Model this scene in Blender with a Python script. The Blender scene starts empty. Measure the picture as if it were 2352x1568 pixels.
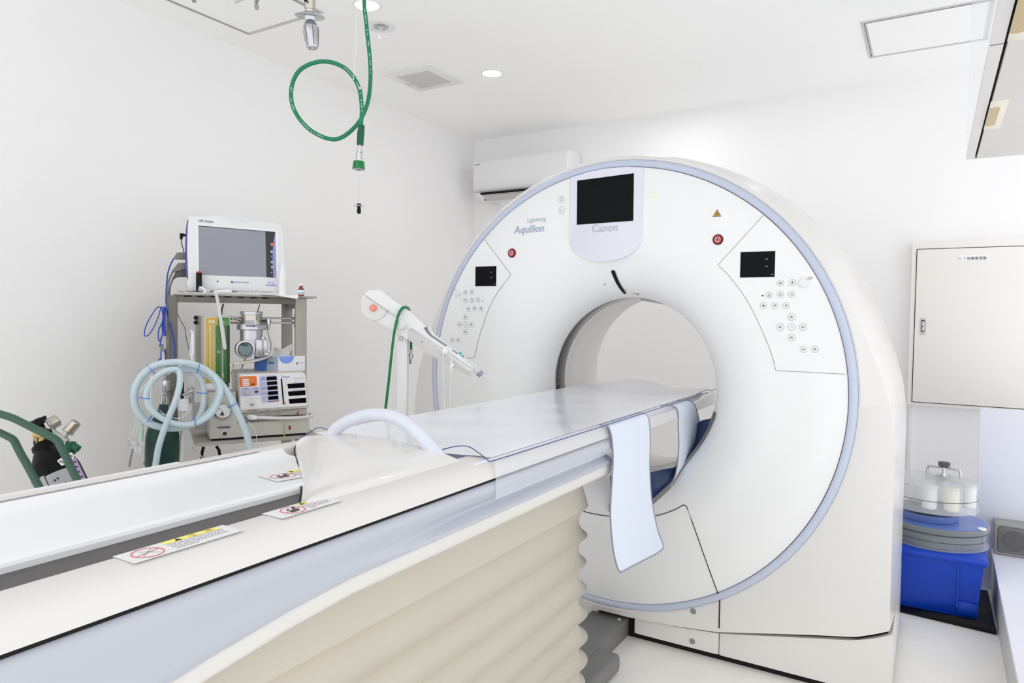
import bpy, bmesh, math, random
from mathutils import Vector, Matrix
random.seed(7)
S = bpy.context.scene
WORLD_STRENGTH, LAMP_E, EXPO = 1.33, 2.1, 0.19
COL = S.collection
V = Vector
PI = math.pi

# ------------------------------------------------------------------ camera
F_PX,YAW,PITCH,ROLL=1600.062,0.542282,-0.036793,0.013422; CAM=(1.07843,-2.53550,1.26997)
fwd = V((-math.sin(YAW)*math.cos(PITCH), math.cos(YAW)*math.cos(PITCH), math.sin(PITCH)))
rgt0 = V((math.cos(YAW), math.sin(YAW), 0)); up0 = rgt0.cross(fwd)
rgt = rgt0*math.cos(ROLL) + up0*math.sin(ROLL)
up = -rgt0*math.sin(ROLL) + up0*math.cos(ROLL)
cd = bpy.data.cameras.new('camera'); cam = bpy.data.objects.new('camera', cd); COL.objects.link(cam)
cd.sensor_width = 36.0; cd.lens = 36.0*F_PX/2352.0; cd.clip_start = 0.05
cam.matrix_world = Matrix(((rgt.x, up.x, -fwd.x, CAM[0]), (rgt.y, up.y, -fwd.y, CAM[1]), (rgt.z, up.z, -fwd.z, CAM[2]), (0, 0, 0, 1)))
S.camera = cam

# ------------------------------------------------------------------ materials
def lin(c):
    return tuple(((x/255)/12.92 if x/255 <= .04045 else ((x/255+.055)/1.055)**2.4) for x in c)
MATS = {}
def mat(name, rgb, rough=.45, metal=0., trans=0., alpha=1., emit=0., var=.025, scale=6., bump=0., coat=0., ior=1.45, spec=.5):
    if name in MATS: return MATS[name]
    m = bpy.data.materials.new(name); m.use_nodes = True
    nt = m.node_tree; b = nt.nodes['Principled BSDF']; c = lin(rgb)
    b.inputs['Roughness'].default_value = rough; b.inputs['Metallic'].default_value = metal
    b.inputs['Transmission Weight'].default_value = trans; b.inputs['Alpha'].default_value = alpha
    b.inputs['IOR'].default_value = ior; b.inputs['Coat Weight'].default_value = coat
    b.inputs['Specular IOR Level'].default_value = spec
    if trans > .9:
        b.inputs['Base Color'].default_value = (*c, 1)
    else:
        tc = nt.nodes.new('ShaderNodeTexCoord'); n = nt.nodes.new('ShaderNodeTexNoise')
        n.inputs['Scale'].default_value = scale; n.inputs['Detail'].default_value = 4
        nt.links.new(tc.outputs['Object'], n.inputs['Vector'])
        r = nt.nodes.new('ShaderNodeMixRGB')
        r.inputs[1].default_value = (*[max(0, x*(1-var)) for x in c], 1)
        r.inputs[2].default_value = (*[min(1, x*(1+var)) for x in c], 1)
        nt.links.new(n.outputs['Fac'], r.inputs[0]); nt.links.new(r.outputs[0], b.inputs['Base Color'])
        if bump:
            n2 = nt.nodes.new('ShaderNodeTexNoise'); n2.inputs['Scale'].default_value = 180
            nt.links.new(tc.outputs['Object'], n2.inputs['Vector'])
            bp = nt.nodes.new('ShaderNodeBump'); bp.inputs['Strength'].default_value = bump; bp.inputs['Distance'].default_value = .002
            nt.links.new(n2.outputs['Fac'], bp.inputs['Height']); nt.links.new(bp.outputs[0], b.inputs['Normal'])
    if emit:
        b.inputs['Emission Color'].default_value = (*c, 1); b.inputs['Emission Strength'].default_value = emit
    MATS[name] = m
    return m
def rod_mat(name, rgb, scale, thr):      # perforated plate: dots from a Voronoi texture
    m = mat(name, rgb, .5); nt = m.node_tree; b = nt.nodes['Principled BSDF']
    tc = nt.nodes.new('ShaderNodeTexCoord'); v = nt.nodes.new('ShaderNodeTexVoronoi'); v.inputs['Scale'].default_value = scale
    v.inputs['Randomness'].default_value = 0
    nt.links.new(tc.outputs['Object'], v.inputs['Vector'])
    cr = nt.nodes.new('ShaderNodeValToRGB'); cr.color_ramp.interpolation = 'CONSTANT'
    cr.color_ramp.elements[0].color = (.16, .15, .14, 1); cr.color_ramp.elements[1].position = thr
    cr.color_ramp.elements[1].color = (*lin(rgb), 1)
    nt.links.new(v.outputs['Distance'], cr.inputs[0]); nt.links.new(cr.outputs[0], b.inputs['Base Color'])
    return m

m_wall = mat('wall_paint', (245, 244, 244), .85, var=.008, scale=2, bump=.05)
m_ceil = mat('ceiling_paint', (252, 252, 252), .9, var=.008, scale=2)
m_floor = mat('vinyl_floor', (252, 249, 243), .35, var=.05, scale=9)
m_white = mat('white_gloss_plastic', (234, 234, 235), .32, var=.006)
m_shell = mat('gantry_shell', (240, 240, 240), .38, var=.005)
m_shellside = mat('gantry_body_shell', (228, 226, 223), .3, var=.005, coat=.3)
m_lav = mat('lavender_white', (225, 225, 236), .3, var=.006)
m_blue = mat('pale_blue_trim', (194, 201, 220), .3, var=.01)
m_bluep = mat('pale_blue_panel', (178, 182, 192), .3, var=.01, coat=.3)
m_cream = mat('cream_plastic', (216, 213, 209), .42, var=.01)
m_bell = mat('bellows_vinyl', (194, 187, 174), .45, var=.02)
m_black = mat('black_plastic', (7, 7, 8), .42, spec=.3)
m_screen = mat('screen_glass', (8, 9, 12), .22, spec=.12)
m_dark = mat('dark_gap', (14, 13, 12), .8)
m_line = mat('seam_grey', (140, 138, 140), .7)
m_lline = mat('light_seam', (175, 174, 178), .7)
m_grey = mat('grey_plastic', (126, 125, 124), .5)
m_dgrey = mat('charcoal', (86, 84, 83), .55)
m_lgrey = mat('light_grey_plastic', (196, 195, 193), .5)
m_steel = mat('chrome', (205, 205, 206), .16, 1., var=.04)
m_alu = mat('brushed_aluminium', (196, 196, 200), .3, 1., var=.05, scale=20)
m_alup = mat('aluminium_trim', (205, 203, 203), .5, .3)
m_green = mat('green_rubber', (30, 128, 88), .42, var=.04)
m_dgreen = mat('dark_green_rubber', (16, 92, 62), .4)
m_green2 = mat('green_tube', (14, 120, 60), .3)
m_trolley = mat('green_enamel', (58, 92, 76), .3, var=.04)
m_red = mat('red_button', (170, 30, 40), .3)
m_orange = mat('orange_print', (238, 120, 50), .4)
m_salmon = mat('salmon_button', (236, 140, 116), .4)
m_yellow = mat('yellow_print', (244, 236, 120), .5)
m_gold = mat('gold_print', (200, 160, 60), .5)
m_warnred = mat('red_print', (232, 128, 128), .5)
m_ink = mat('dark_ink', (62, 62, 70), .6)
m_inkl = mat('faint_ink', (164, 164, 174), .6)
m_logo = mat('logo_blue_grey', (168, 177, 202), .5)
m_logo2 = mat('logo_pale_grey', (190, 190, 197), .5)
m_paper = mat('white_paper', (244, 244, 246), .7)
m_navy = mat('navy_ink', (50, 70, 150), .5)
m_cable = mat('blue_cable', (38, 66, 176), .4)
m_gcable = mat('grey_cable', (128, 126, 124), .5)
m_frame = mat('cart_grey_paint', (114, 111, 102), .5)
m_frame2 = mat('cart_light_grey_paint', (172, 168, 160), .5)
m_lilac = mat('lilac_print', (196, 196, 226), .5)
m_beige = mat('warm_grey_case', (200, 196, 188), .45)
m_binblue = mat('blue_bin_plastic', (8, 66, 190), .35, var=.05)
m_acry = mat('clear_acrylic', (250, 252, 253), .03, trans=1., ior=1.3)
m_clear = mat('clear_vinyl', (238, 240, 248), .15, alpha=.32)
m_clear2 = mat('clear_plastic', (240, 245, 248), .15, alpha=.4)
m_hose = mat('cyan_corrugated_tube', (230, 245, 250), .25, alpha=.62)
m_whose = mat('white_corrugated_tube', (232, 232, 230), .4)
m_strap = mat('pale_blue_strap', (218, 225, 238), .7, var=.015, scale=14)
m_edge = mat('grey_edging', (140, 142, 150), .6)
m_window = mat('dark_scan_window', (34, 33, 38), .12, coat=.5)
m_lamp = mat('lamp_glow', (255, 250, 242), .5, emit=6)
m_ledw = mat('green_white_led', (244, 250, 226), .5)
m_brass = mat('brass', (190, 165, 110), .25, .9)
m_nickel = mat('nickel', (190, 182, 172), .18, 1.)
m_amber = mat('amber_glass', (140, 62, 24), .15, coat=.5)
m_tissueblue = mat('tissue_box_blue', (80, 122, 200), .5, var=.08, scale=60)
m_airY = mat('flow_tube_yellow', (206, 172, 50), .2, coat=.5)
m_airG = mat('flow_tube_green', (44, 112, 34), .2, coat=.5)
m_lcd = mat('grey_display_film', (150, 152, 162), .3, var=.02)
m_teal = mat('teal_plastic', (60, 170, 180), .4)
m_tape = mat('frosted_tape', (226, 226, 226), .6, alpha=.85)
m_creamtube = mat('cream_tube', (226, 222, 212), .4)
m_bag = mat('dark_green_bag', (12, 56, 48), .4)
m_cyl = mat('black_cylinder_paint', (7, 7, 8), .4, spec=.2)
m_film = mat('sticker_film', (226, 225, 225), .6)
m_purple = mat('purple_label', (196, 170, 216), .6)
m_goldpull = mat('beige_recess', (196, 176, 132), .3, .2)
m_cab = mat('cabinet_laminate', (222, 220, 218), .4)
m_board = mat('lavender_board', (226, 228, 238), .5, var=.006)
m_spk = mat('speaker_cloth', (118, 117, 115), .8, var=.06, scale=300)
m_spkf = mat('speaker_frame', (156, 155, 153), .5)
m_rodw = mat('white_nylon', (246, 246, 244), .4)
m_rodc = mat('cream_nylon', (240, 234, 216), .4)
m_glassgrey = mat('grey_disc_core', (58, 66, 68), .3)
m_bluelid = mat('blue_tinted_acrylic', (120, 150, 220), .1, alpha=.55)
m_box = mat('panel_enamel', (238, 235, 230), .4)
m_perf = rod_mat('perforated_white', (226, 224, 221), 125, .30)
m_bore = mat('bore_liner', (232, 229, 225), .35)

# ------------------------------------------------------------------ mesh builder
def catmull(pts, n=8, closed=False):
    pts = [V(q) for q in pts]; out = []
    N = len(pts); rng = range(N if closed else N-1)
    for i in rng:
        p0 = pts[(i-1) % N] if closed or i > 0 else pts[0]*2-pts[1]
        p1 = pts[i]; p2 = pts[(i+1) % N]
        p3 = pts[(i+2) % N] if closed or i+2 < N else pts[-1]*2-pts[-2]
        for k in range(n):
            t = k/n
            out.append(.5*((2*p1)+(p2-p0)*t+(2*p0-5*p1+4*p2-p3)*t*t+(3*p1-p0-3*p2+p3)*t**3))
    if not closed: out.append(pts[-1])
    return out
def resample(path, step):
    out = [path[0]]; acc = 0
    for a, b in zip(path, path[1:]):
        L = (b-a).length; pos = 0
        while acc+L-pos >= step:
            pos += step-acc; acc = 0; out.append(a.lerp(b, pos/L))
        acc += L-pos
    return out
class MB:
    def __init__(s, F=None):
        s.bm = bmesh.new(); s.F = F or Matrix()
    def add(s, vs, fs):
        b = [s.bm.verts.new(s.F @ V(v)) for v in vs]
        for f in fs:
            try: s.bm.faces.new([b[i] for i in f])
            except ValueError: pass
        return s
    def merge(s, t):
        t.verts.index_update(); s.add([v.co for v in t.verts], [[v.index for v in f.verts] for f in t.faces]); t.free(); return s
    def box(s, lo, hi, bev=0., seg=2):
        t = bmesh.new(); bmesh.ops.create_cube(t, size=1)
        for v in t.verts: v.co = V([(lo[i]+hi[i])/2 + v.co[i]*(hi[i]-lo[i]) for i in range(3)])
        if bev: bmesh.ops.bevel(t, geom=t.edges[:], offset=bev, segments=seg, profile=.5, affect='EDGES')
        return s.merge(t)
    def prism(s, pts, vec, bev=0., seg=2, bev_front=True):
        t = bmesh.new(); vec = V(vec); n = len(pts)
        a = [t.verts.new(V(q)) for q in pts]; b = [t.verts.new(V(q)+vec) for q in pts]
        fa = t.faces.new(a); fb = t.faces.new(b[::-1])
        for i in range(n): t.faces.new((a[i], a[i-1], b[i-1], b[i]))
        if bev:
            es = list(fa.edges)+(list(fb.edges) if not bev_front else [])
            bmesh.ops.bevel(t, geom=es, offset=bev, segments=seg, profile=.5, affect='EDGES')
        return s.merge(t)
    def tube(s, path, r, n=10, closed=False, cap=True, flat=None):
        path = [V(q) for q in path]; N = len(path)
        R = r if isinstance(r, (list, tuple)) else [r]*N
        vs = []; fs = []; prev = None
        for i, q in enumerate(path):
            if closed: t = path[(i+1) % N]-path[i-1]
            else: t = path[min(i+1, N-1)]-path[max(i-1, 0)]
            if t.length < 1e-9: t = V((0, 0, 1))
            t.normalize()
            if prev is None:
                ref = V((0, 0, 1)) if abs(t.z) < .9 else V((1, 0, 0))
                x = t.cross(ref).normalized()
            else:
                x = prev-t*prev.dot(t); x.normalize()
            prev = x; y = t.cross(x)
            for k in range(n):
                a = 2*PI*k/n
                vs.append(q+(x*math.cos(a)+y*math.sin(a)*(flat or 1))*R[i])
        for i in range(N if closed else N-1):
            j = (i+1) % N
            for k in range(n):
                l = (k+1) % n; fs.append((i*n+k, i*n+l, j*n+l, j*n+k))
        if cap and not closed:
            fs.append(tuple(range(n-1, -1, -1))); fs.append(tuple((N-1)*n+k for k in range(n)))
        return s.add(vs, fs)
    def ribbed(s, path, r, pitch=.008, amp=.12, n=12):
        q = resample([V(a) for a in path], pitch/2)
        return s.tube(q, [r*(1+amp if i % 2 else 1-amp) for i in range(len(q))], n)
    def lathe(s, prof, o, axis, n=32, cap=True, a0=0., a1=2*PI):
        o = V(o); ax = V(axis).normalized(); ref = V((0, 0, 1)) if abs(ax.z) < .9 else V((1, 0, 0))
        x = ax.cross(ref).normalized(); y = ax.cross(x); full = abs(a1-a0-2*PI) < 1e-6
        m = n if full else n+1; vs = []; fs = []
        for r, h in prof:
            for k in range(m):
                a = a0+(a1-a0)*k/n; vs.append(o+ax*h+(x*math.cos(a)+y*math.sin(a))*r)
        for i in range(len(prof)-1):
            for k in range(n):
                l = (k+1) % m; fs.append((i*m+k, i*m+l, (i+1)*m+l, (i+1)*m+k))
        if cap and full:
            if prof[0][0] > 1e-6: fs.append(tuple(range(m-1, -1, -1)))
            if prof[-1][0] > 1e-6: fs.append(tuple((len(prof)-1)*m+k for k in range(m)))
        return s.add(vs, fs)
    def grid(s, rows, thick=0.):
        rows = [[V(q) for q in r] for r in rows]; a = len(rows); b = len(rows[0]); vs = [q for r in rows for q in r]; fs = []
        for i in range(a-1):
            for k in range(b-1): fs.append((i*b+k, i*b+k+1, (i+1)*b+k+1, (i+1)*b+k))
        t = bmesh.new(); tv = [t.verts.new(q) for q in vs]
        for f in fs: t.faces.new([tv[i] for i in f])
        if thick:
            bmesh.ops.recalc_face_normals(t, faces=t.faces[:]); bmesh.ops.solidify(t, geom=t.faces[:], thickness=thick)
        return s.merge(t)
    def disc(s, o, r, axis, n=24, h=.0006): return s.lathe([(r, 0), (r, h)], o, axis, n)
def rrect(x0, x1, z0, z1, r, n=5):
    out = []
    for cx, cz, a in ((x1-r, z1-r, 0), (x0+r, z1-r, PI/2), (x0+r, z0+r, PI), (x1-r, z0+r, 1.5*PI)):
        for k in range(n+1):
            t = a+PI/2*k/n; out.append((cx+r*math.cos(t), cz+r*math.sin(t)))
    return out
WORLD = {}
def mesh_obj(name, mb, m, origin, sharp=38, fixn=True):
    bm = mb.bm if isinstance(mb, MB) else mb
    bmesh.ops.remove_doubles(bm, verts=bm.verts[:], dist=1e-6)
    if fixn: bmesh.ops.recalc_face_normals(bm, faces=bm.faces[:])
    bmesh.ops.translate(bm, verts=bm.verts[:], vec=-V(origin))
    me = bpy.data.meshes.new(name); bm.to_mesh(me); bm.free()
    me.polygons.foreach_set('use_smooth', [True]*len(me.polygons)); me.set_sharp_from_angle(angle=math.radians(sharp))
    for q in (m if isinstance(m, (list, tuple)) else [m]): me.materials.append(q)
    o = bpy.data.objects.new(name, me); COL.objects.link(o)
    return o
def thing(name, label, cat, loc, group=None):
    o = bpy.data.objects.new(name, None); COL.objects.link(o); o.location = loc; o.empty_display_size = .05
    o['label'] = label; o['category'] = cat
    if group: o['group'] = group
    WORLD[o.name] = V(loc); return o
def part(name, mb, m, par, label=None, sharp=38):
    o = mesh_obj(name, mb, m, WORLD[par.name], sharp); o.parent = par; WORLD[o.name] = WORLD[par.name]
    if label: o['label'] = label
    return o
def solo(name, mb, m, label, cat, group=None, sharp=38):
    b = mb.bm; xs = [v.co for v in b.verts]
    o0 = V(((min(q.x for q in xs)+max(q.x for q in xs))/2, (min(q.y for q in xs)+max(q.y for q in xs))/2, min(q.z for q in xs)))
    o = mesh_obj(name, mb, m, o0, sharp); o.location = o0; WORLD[o.name] = o0
    o['label'] = label; o['category'] = cat
    if group: o['group'] = group
    return o
def struct(name, mb, m):
    o = mesh_obj(name, mb, m, (0, 0, 0)); o['kind'] = 'structure'; WORLD[o.name] = V((0, 0, 0)); return o
def text(name, s, par, m, p0, right, upv, width, shear=0., bold=0., lift=.0006, F=None, label=None, hscale=None):
    """lettering whose left baseline end is p0, running along right, of the given width"""
    c = bpy.data.curves.new('t', 'FONT'); c.body = s; c.shear = shear; c.offset = bold; c.extrude = 0.; c.resolution_u = 3
    t = bpy.data.objects.new('t', c); COL.objects.link(t); bpy.context.view_layer.update()
    me = bpy.data.meshes.new_from_object(t.evaluated_get(bpy.context.evaluated_depsgraph_get()))
    xs = [v.co.x for v in me.vertices]; x0, x1 = min(xs), max(xs); k = width/(x1-x0); kz = k*(hscale or 1)
    r = V(right).normalized(); u = V(upv); u = (u-r*u.dot(r)).normalized(); nn = r.cross(u)
    mb = MB(F); mb.add([V(p0)+r*(v.co.x-x0)*k+u*v.co.y*kz+nn*lift for v in me.vertices], [list(q.vertices) for q in me.polygons])
    bpy.data.objects.remove(t); bpy.data.curves.remove(c); bpy.data.meshes.remove(me)
    o = mesh_obj(name, mb, m, WORLD[par.name], fixn=False); o.parent = par; WORLD[o.name] = WORLD[par.name]
    if label: o['label'] = label
    return o

# ================================================================== ROOM
XL, YB, ZC = -1.955, 1.906, 2.6
struct('floor', MB().box((-2.1, -3.7, -.05), (2.1, 2.05, 0)), m_floor)
struct('wall_left', MB().box((XL-.1, -3.7, 0), (XL, 2.05, ZC)), m_wall)
struct('wall_back', MB().box((XL, YB, 0), (2.1, YB+.1, ZC)), m_wall)
struct('ceiling', MB().box((-2.1, -3.7, ZC), (2.1, 2.05, ZC+.05)), m_ceil)
struct('trim_1', MB().box((.985, YB-.03, 0), (1.0, YB+.01, .815)), m_white)

# ceiling hatches (aluminium frame, flush lid)
def hatch(x0, x1, y0, y1, label):
    t = thing('ceiling_hatch', label, 'hatch', (x0, y0, ZC), 'aluminium framed ceiling hatches')
    w = .022; f = MB(); z0, z1 = ZC-.004, ZC+.001
    for a, b in (((x0, y0), (x1, y0+w)), ((x0, y1-w), (x1, y1)), ((x0, y0+w), (x0+w, y1-w)), ((x1-w, y0+w), (x1, y1-w))):
        f.box((*a, z0), (*b, z1))
    part('frame', f, m_alup, t)
    g = MB(); w2 = w*.55
    for a, b in (((x0+w2, y0+w2), (x1-w2, y0+w2+.002)), ((x0+w2, y0+w2), (x0+w2+.002, y1-w2)), ((x1-w2, y0+w2), (x1-w2+.002, y1-w2))):
        g.box((*a, z0-.0008), (*b, z0+.001))
    part('gap_seal', g, m_dark, t)
    part('lid', MB().box((x0+w, y0+w, ZC-.003), (x1-w, y1-w, ZC+.001)), m_ceil, t)
hatch(.764, 1.262, .965, 1.455, 'square ceiling hatch with grey metal rim at the upper right, above the big round scanner')
hatch(-1.768, -1.27, -.79, -.292, 'square ceiling hatch with grey metal rim beside the metal lamp handle')

# ventilation grille
vx0, vx1, vy0, vy1 = -1.567, -1.237, .425, .757
t = thing('ceiling_vent', 'square white ceiling vent with perforated grey grille between the green hose and downlight', 'vent', (-1.4, .59, ZC))
b = MB(); b.box((vx0, vy0, ZC-.012), (vx1, vy1, ZC+.001), .006); part('frame', b, m_white, t)
b = MB(); b.box((vx0+.058, vy0+.058, ZC-.0155), (vx1-.058, vy1-.058, ZC-.011), .002); part('grille', b, m_perf, t)
q = V((-1.5339,0.6228,2.587)); b = MB(); b.box((q.x-.004, q.y-.028, ZC-.0135), (q.x+.004, q.y+.028, ZC-.011)); part('latch', b, m_lgrey, t)

# downlights
def downlight(x, y, label, vis=True):
    t = thing('downlight', label, 'ceiling light', (x, y, ZC), 'lit recessed downlights')
    part('rim', MB().lathe([(.052, .001), (.062, .001), (.06, -.004), (.052, -.006), (.05, -.002)], (x, y, ZC), (0, 0, 1), 40, cap=False), m_white, t)
    part('lens', MB().lathe([(.05, -.0035), (.0, -.0045)], (x, y, ZC), (0, 0, 1), 40, cap=False), m_lamp, t)
downlight(-1.031, .714, 'glowing round downlight right of the square ceiling vent')
downlight(-1.045, -.257, 'glowing round downlight behind the top of the hanging green hose')

# unlit emergency lamp
ex, ey = -1.147, -.055
t = thing('emergency_light', 'unlit round recessed ceiling lamp with glass eye and white tag beside the green hose', 'ceiling light', (ex, ey, ZC))
part('ring', MB().lathe([(.034, -.004), (.066, -.004), (.072, .001), (.03, .001)], (ex, ey, ZC), (0, 0, 1), 40, cap=False), m_white, t)
part('reflector', MB().lathe([(.036, -.005), (.03, -.008), (.02, -.002), (.0, .0005)], (ex, ey, ZC), (0, 0, 1), 32, cap=False), m_alu, t)
part('bulb', MB().lathe([(.0, -.022), (.008, -.019), (.012, -.011), (.011, -.002)], (ex, ey, ZC), (0, 0, 1), 20), m_clear2, t)
b = MB(); b.tube([(ex, ey-.01, ZC-.02), (ex, ey-.012, ZC-.035)], .001, 6); b.prism([(ex-.006, ey-.012, ZC-.062), (ex+.008, ey-.012, ZC-.062), (ex+.001, ey-.012, ZC-.034)], (0, .002, 0)); part('tag', b, m_paper, t)
b = MB(); b.disc((ex-.055, ey, ZC-.0045), .003, (0, 0, -1), 10); part('indicator', b, m_black, t)

# wall air conditioner
ax0, ax1, af = -1.815, -1.05, 1.686
t = thing('air_conditioner', 'white wall air conditioner on the back wall behind the round scanner', 'air conditioner', (-1.43, YB, 2.1))
prof = [(YB, 2.135), (YB-.02, 2.385), (YB-.13, 2.405), (af+.012, 2.392), (af, 2.375), (af-.004, 2.25), (af+.006, 2.19), (af+.03, 2.15), (af+.055, 2.128), (af+.085, 2.112), (YB-.02, 2.108)]
b = MB(); b.prism([(ax0, y, z) for y, z in prof], (ax1-ax0, 0, 0), .008, 3, False); part('casing', b, m_white, t, sharp=30)
b = MB(); b.prism([(ax0+.05, y, z) for y, z in ((af+.018, 2.158), (af+.08, 2.113), (af+.1, 2.13), (af+.06, 2.18))], (ax1-ax0-.1, 0, 0)); part('outlet', b, m_dark, t)
b = MB(); b.prism([(ax0+.07, y, z) for y, z in ((af+.03, 2.138), (af+.078, 2.106), (af+.084, 2.111), (af+.038, 2.144))], (ax1-ax0-.14, 0, 0)); part('louvre', b, m_lgrey, t)
b = MB(); b.box((ax0+.015, af-.0052, 2.1625), (ax1-.01, af+.02, 2.1645)); part('seam', b, m_lline, t)
text('lettering', 'DAIKIN', t, m_ink, (ax0+.02, af-.0045, 2.355), (1, 0, 0), (0, 0, 1), .042, .2, .01)
b = MB(); b.box((ax0+.14, YB-.065, 0), (ax0+.2, YB, 2.12), .004); solo('pipe_cover', b, m_wall, 'white pipe duct running down the back wall below the air conditioner', 'pipe duct')

# electrical panel on the back wall
ex0 = .985; ex1 = 1.62; ez0 = .815; ez1 = 1.70; ef = YB-.10
t = thing('electrical_panel', 'cream metal power cabinet with lettered label and latch on the back wall', 'electrical panel', (1.3, YB, ez0))
dx0, dz0, dz1 = .998, .835, 1.655
b = MB(); b.box((ex0-.012, ef+.012, ez0), (ex1, YB, ez1), .004); part('body', b, m_box, t)
b = MB(); b.box((dx0-.0035, ef+.009, dz0-.0035), (ex1-.02, ef+.0125, dz1+.0035)); part('gap', b, m_dark, t)
b = MB(); b.box((dx0, ef+.004, dz0), (ex1-.024, ef+.0115, dz1), .002); d = part('door', b, m_box, t)
b = MB(); b.box((1.023, ef-.001, 1.2), (1.049, ef+.006, 1.287), .002); l = part('latch', b, m_lgrey, d)
b = MB(); b.prism([(x, ef-.0035, z) for x, z in rrect(1.0285, 1.0435, 1.217, 1.272, .007)], (0, .003, 0), .001); part('latch', b, m_alu, d)
b = MB(); b.prism([(x, ef-.0015, z) for x, z in rrect(1.0265, 1.0455, 1.213, 1.277, .009)], (0, .001, 0)); b.disc((1.036, ef-.0037, 1.243), .003, (0, -1, 0)); part('keyhole', b, m_dark, d)
b = MB(); b.box((1.187, ef+.001, 1.588), (1.312, ef+.0045, 1.617)); part('name_plate', b, m_paper, d)
text('lettering', 'ＣＴ装置電源盤', t, m_ink, (1.19, ef+.001, 1.594), (1, 0, 0), (0, 0, 1), .118, 0, .006)

# ================================================================== GANTRY
G = thing('ct_scanner', 'large white ring shaped scanner with round bore and pale blue rim', 'ct scanner', (0, .45, 0))
ZG = 1.0
def ring(r, y, n=180, zc=ZG): return [(r*math.cos(2*PI*k/n), y, zc+r*math.sin(2*PI*k/n)) for k in range(n)]
def revolve(prof, n=180):
    b = MB(); vs = []; fs = []
    for r, y in prof: vs += ring(r, y, n, ZG-.012*max(0, min(1, (.6-r)/.234)))
    for i in range(len(prof)-1):
        for k in range(n): fs.append((i*n+k, i*n+(k+1) % n, (i+1)*n+(k+1) % n, (i+1)*n+k))
    return b.add(vs, fs)
flare = [(.60-.234*math.sin(PI/2*k/24), .22*(1-math.cos(PI/2*k/24))) for k in range(25)]
part('front_cover', revolve([(.849, .012), (.8485, .002), (.846, 0), (.73, 0)]+flare+[(.366, .236)]), m_shell, G, sharp=60)
part('rim_strip', revolve([(.8505, .014), (.851, -.001), (.854, -.004), (.868, -.003), (.875, .002), (.878, .012), (.878, .05)]), m_blue, G, 'pale blue rim around the front', sharp=50)
part('bore_edge', revolve([(.367, .236), (.3645, .238), (.3645, .246), (.367, .248)]), m_lgrey, G)
part('scan_window', revolve([(.3665, .246), (.365, .25), (.365, .335), (.3665, .339)]), m_window, G, 'dark band inside the bore')
rear = [(.367, .337), (.3645, .34), (.3645, .358), (.366, .361), (.367, .48)]
rear += [(.367+.10*(1-math.cos(PI/2*k/12))*1.0, .48+.385*math.sin(PI/2*k/12)*1.0) for k in range(1, 13)]
part('bore_liner', revolve(rear), m_bore, G, sharp=50)
# body: horseshoe outline lofted front to back
half = [(0, 1.94)]+[(.94*math.cos(math.radians(a)), 1+.94*math.sin(math.radians(a))) for a in range(86, 33, -4)]
half += [(.806, 1.484), (.852, 1.398), (.896, 1.306), (.932, 1.20), (.96, 1.12), (.984, 1.03), (.997, .94), (1.0, .85), (1.0, .6), (1.0, .252), (.96, .232), (.90, .206), (.80, .186), (.678, .162), (.435, .114), (.26, .099), (.09, .092), (0, .092)]
pol = []
for (x0, z0), (x1, z1) in zip(half, half[1:]):
    for k in range(12):
        x = x0+(x1-x0)*k/12; z = z0+(z1-z0)*k/12; pol.append((math.atan2(z-1, x), math.hypot(x, z-1)))
pol.append((-PI/2, .908)); pol.sort()
def R_out(a):
    a = math.atan2(math.sin(a), math.cos(a))
    if abs(a) > PI/2: a = math.copysign(PI, a)-a
    for (a0, r0), (a1, r1) in zip(pol, pol[1:]):
        if a0 <= a <= a1: return r0+(r1-r0)*(a-a0)/max(1e-9, a1-a0)
    return pol[0][1] if a < 0 else pol[-1][1]
NB = 360
angs = [2*PI*k/NB for k in range(NB)]
corner = math.atan2(.252-1, 1.0)
angs = sorted([a for a in angs]+[corner % (2*PI), (PI-corner) % (2*PI)]); NB = len(angs)
Ro = [R_out(a) for a in angs]
def low(a, ins):      # the bottom edge is not rounded in
    s = math.sin(a); z = 1+s*.9
    ins *= .3+.7*max(0, min(1, (s+.15)/.6))
    return ins*max(0., min(1., (z-.10)/.25))
rows = []
for ins, y, rr in ((None, .05, .878), (None, .012, .8785), (None, .0095, .885), (.044, .02, 0), (.038, .045, 0), (.03, .08, 0), (.02, .14, 0), (.01, .22, 0), (0, .36, 0), (0, .70, 0), (.015, .80, 0), (.04, .86, 0), (None, .872, .80), (None, .868, .466)):
    row = []
    for a, R in zip(angs, Ro):
        r = rr if ins is None else R-low(a, ins)
        if ins is not None: r = max(r, .888) if y < .1 else r
        row.append((r*math.cos(a), y, ZG+r*math.sin(a)))
    rows.append(row)
b = MB(); vs = [q for r in rows for q in r]; fs = []
for i in range(len(rows)-1):
    for k in range(NB): fs.append((i*NB+k, i*NB+(k+1) % NB, (i+1)*NB+(k+1) % NB, (i+1)*NB+k))
part('body', b.add(vs, fs), m_shellside, G, sharp=28)
# base skirt below the seam
def seam(x):
    x = abs(x); pts = [(0, .092), (.09, .092), (.26, .099), (.435, .114), (.678, .162), (.80, .186), (.90, .206), (.96, .232), (1.0, .252)]
    for (a, z0), (c, z1) in zip(pts, pts[1:]):
        if x <= c: return z0+(z1-z0)*(x-a)/(c-a)
    return .252
def skirt(x0, x1):
    xs = [x0]+[x for x in [i*.03 for i in range(-34, 35)] if x0+.004 < x < x1-.004]+[x1]
    pts = [(x, .040, .026) for x in xs]+[(x, .040, seam(x)-.0085) for x in xs[::-1]]
    return MB().prism(pts, (0, .79, 0), .003)
part('skirt', skirt(-.998, -.05), m_shellside, G); part('skirt', skirt(.108, .436), m_shellside, G); part('skirt', skirt(.4395, .998), m_shellside, G)
part('plinth', MB().box((-.97, .06, 0), (.985, .82, .262)), m_dark, G)  # real plinth, raised as dark backing that stands in for shade in the seam
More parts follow.
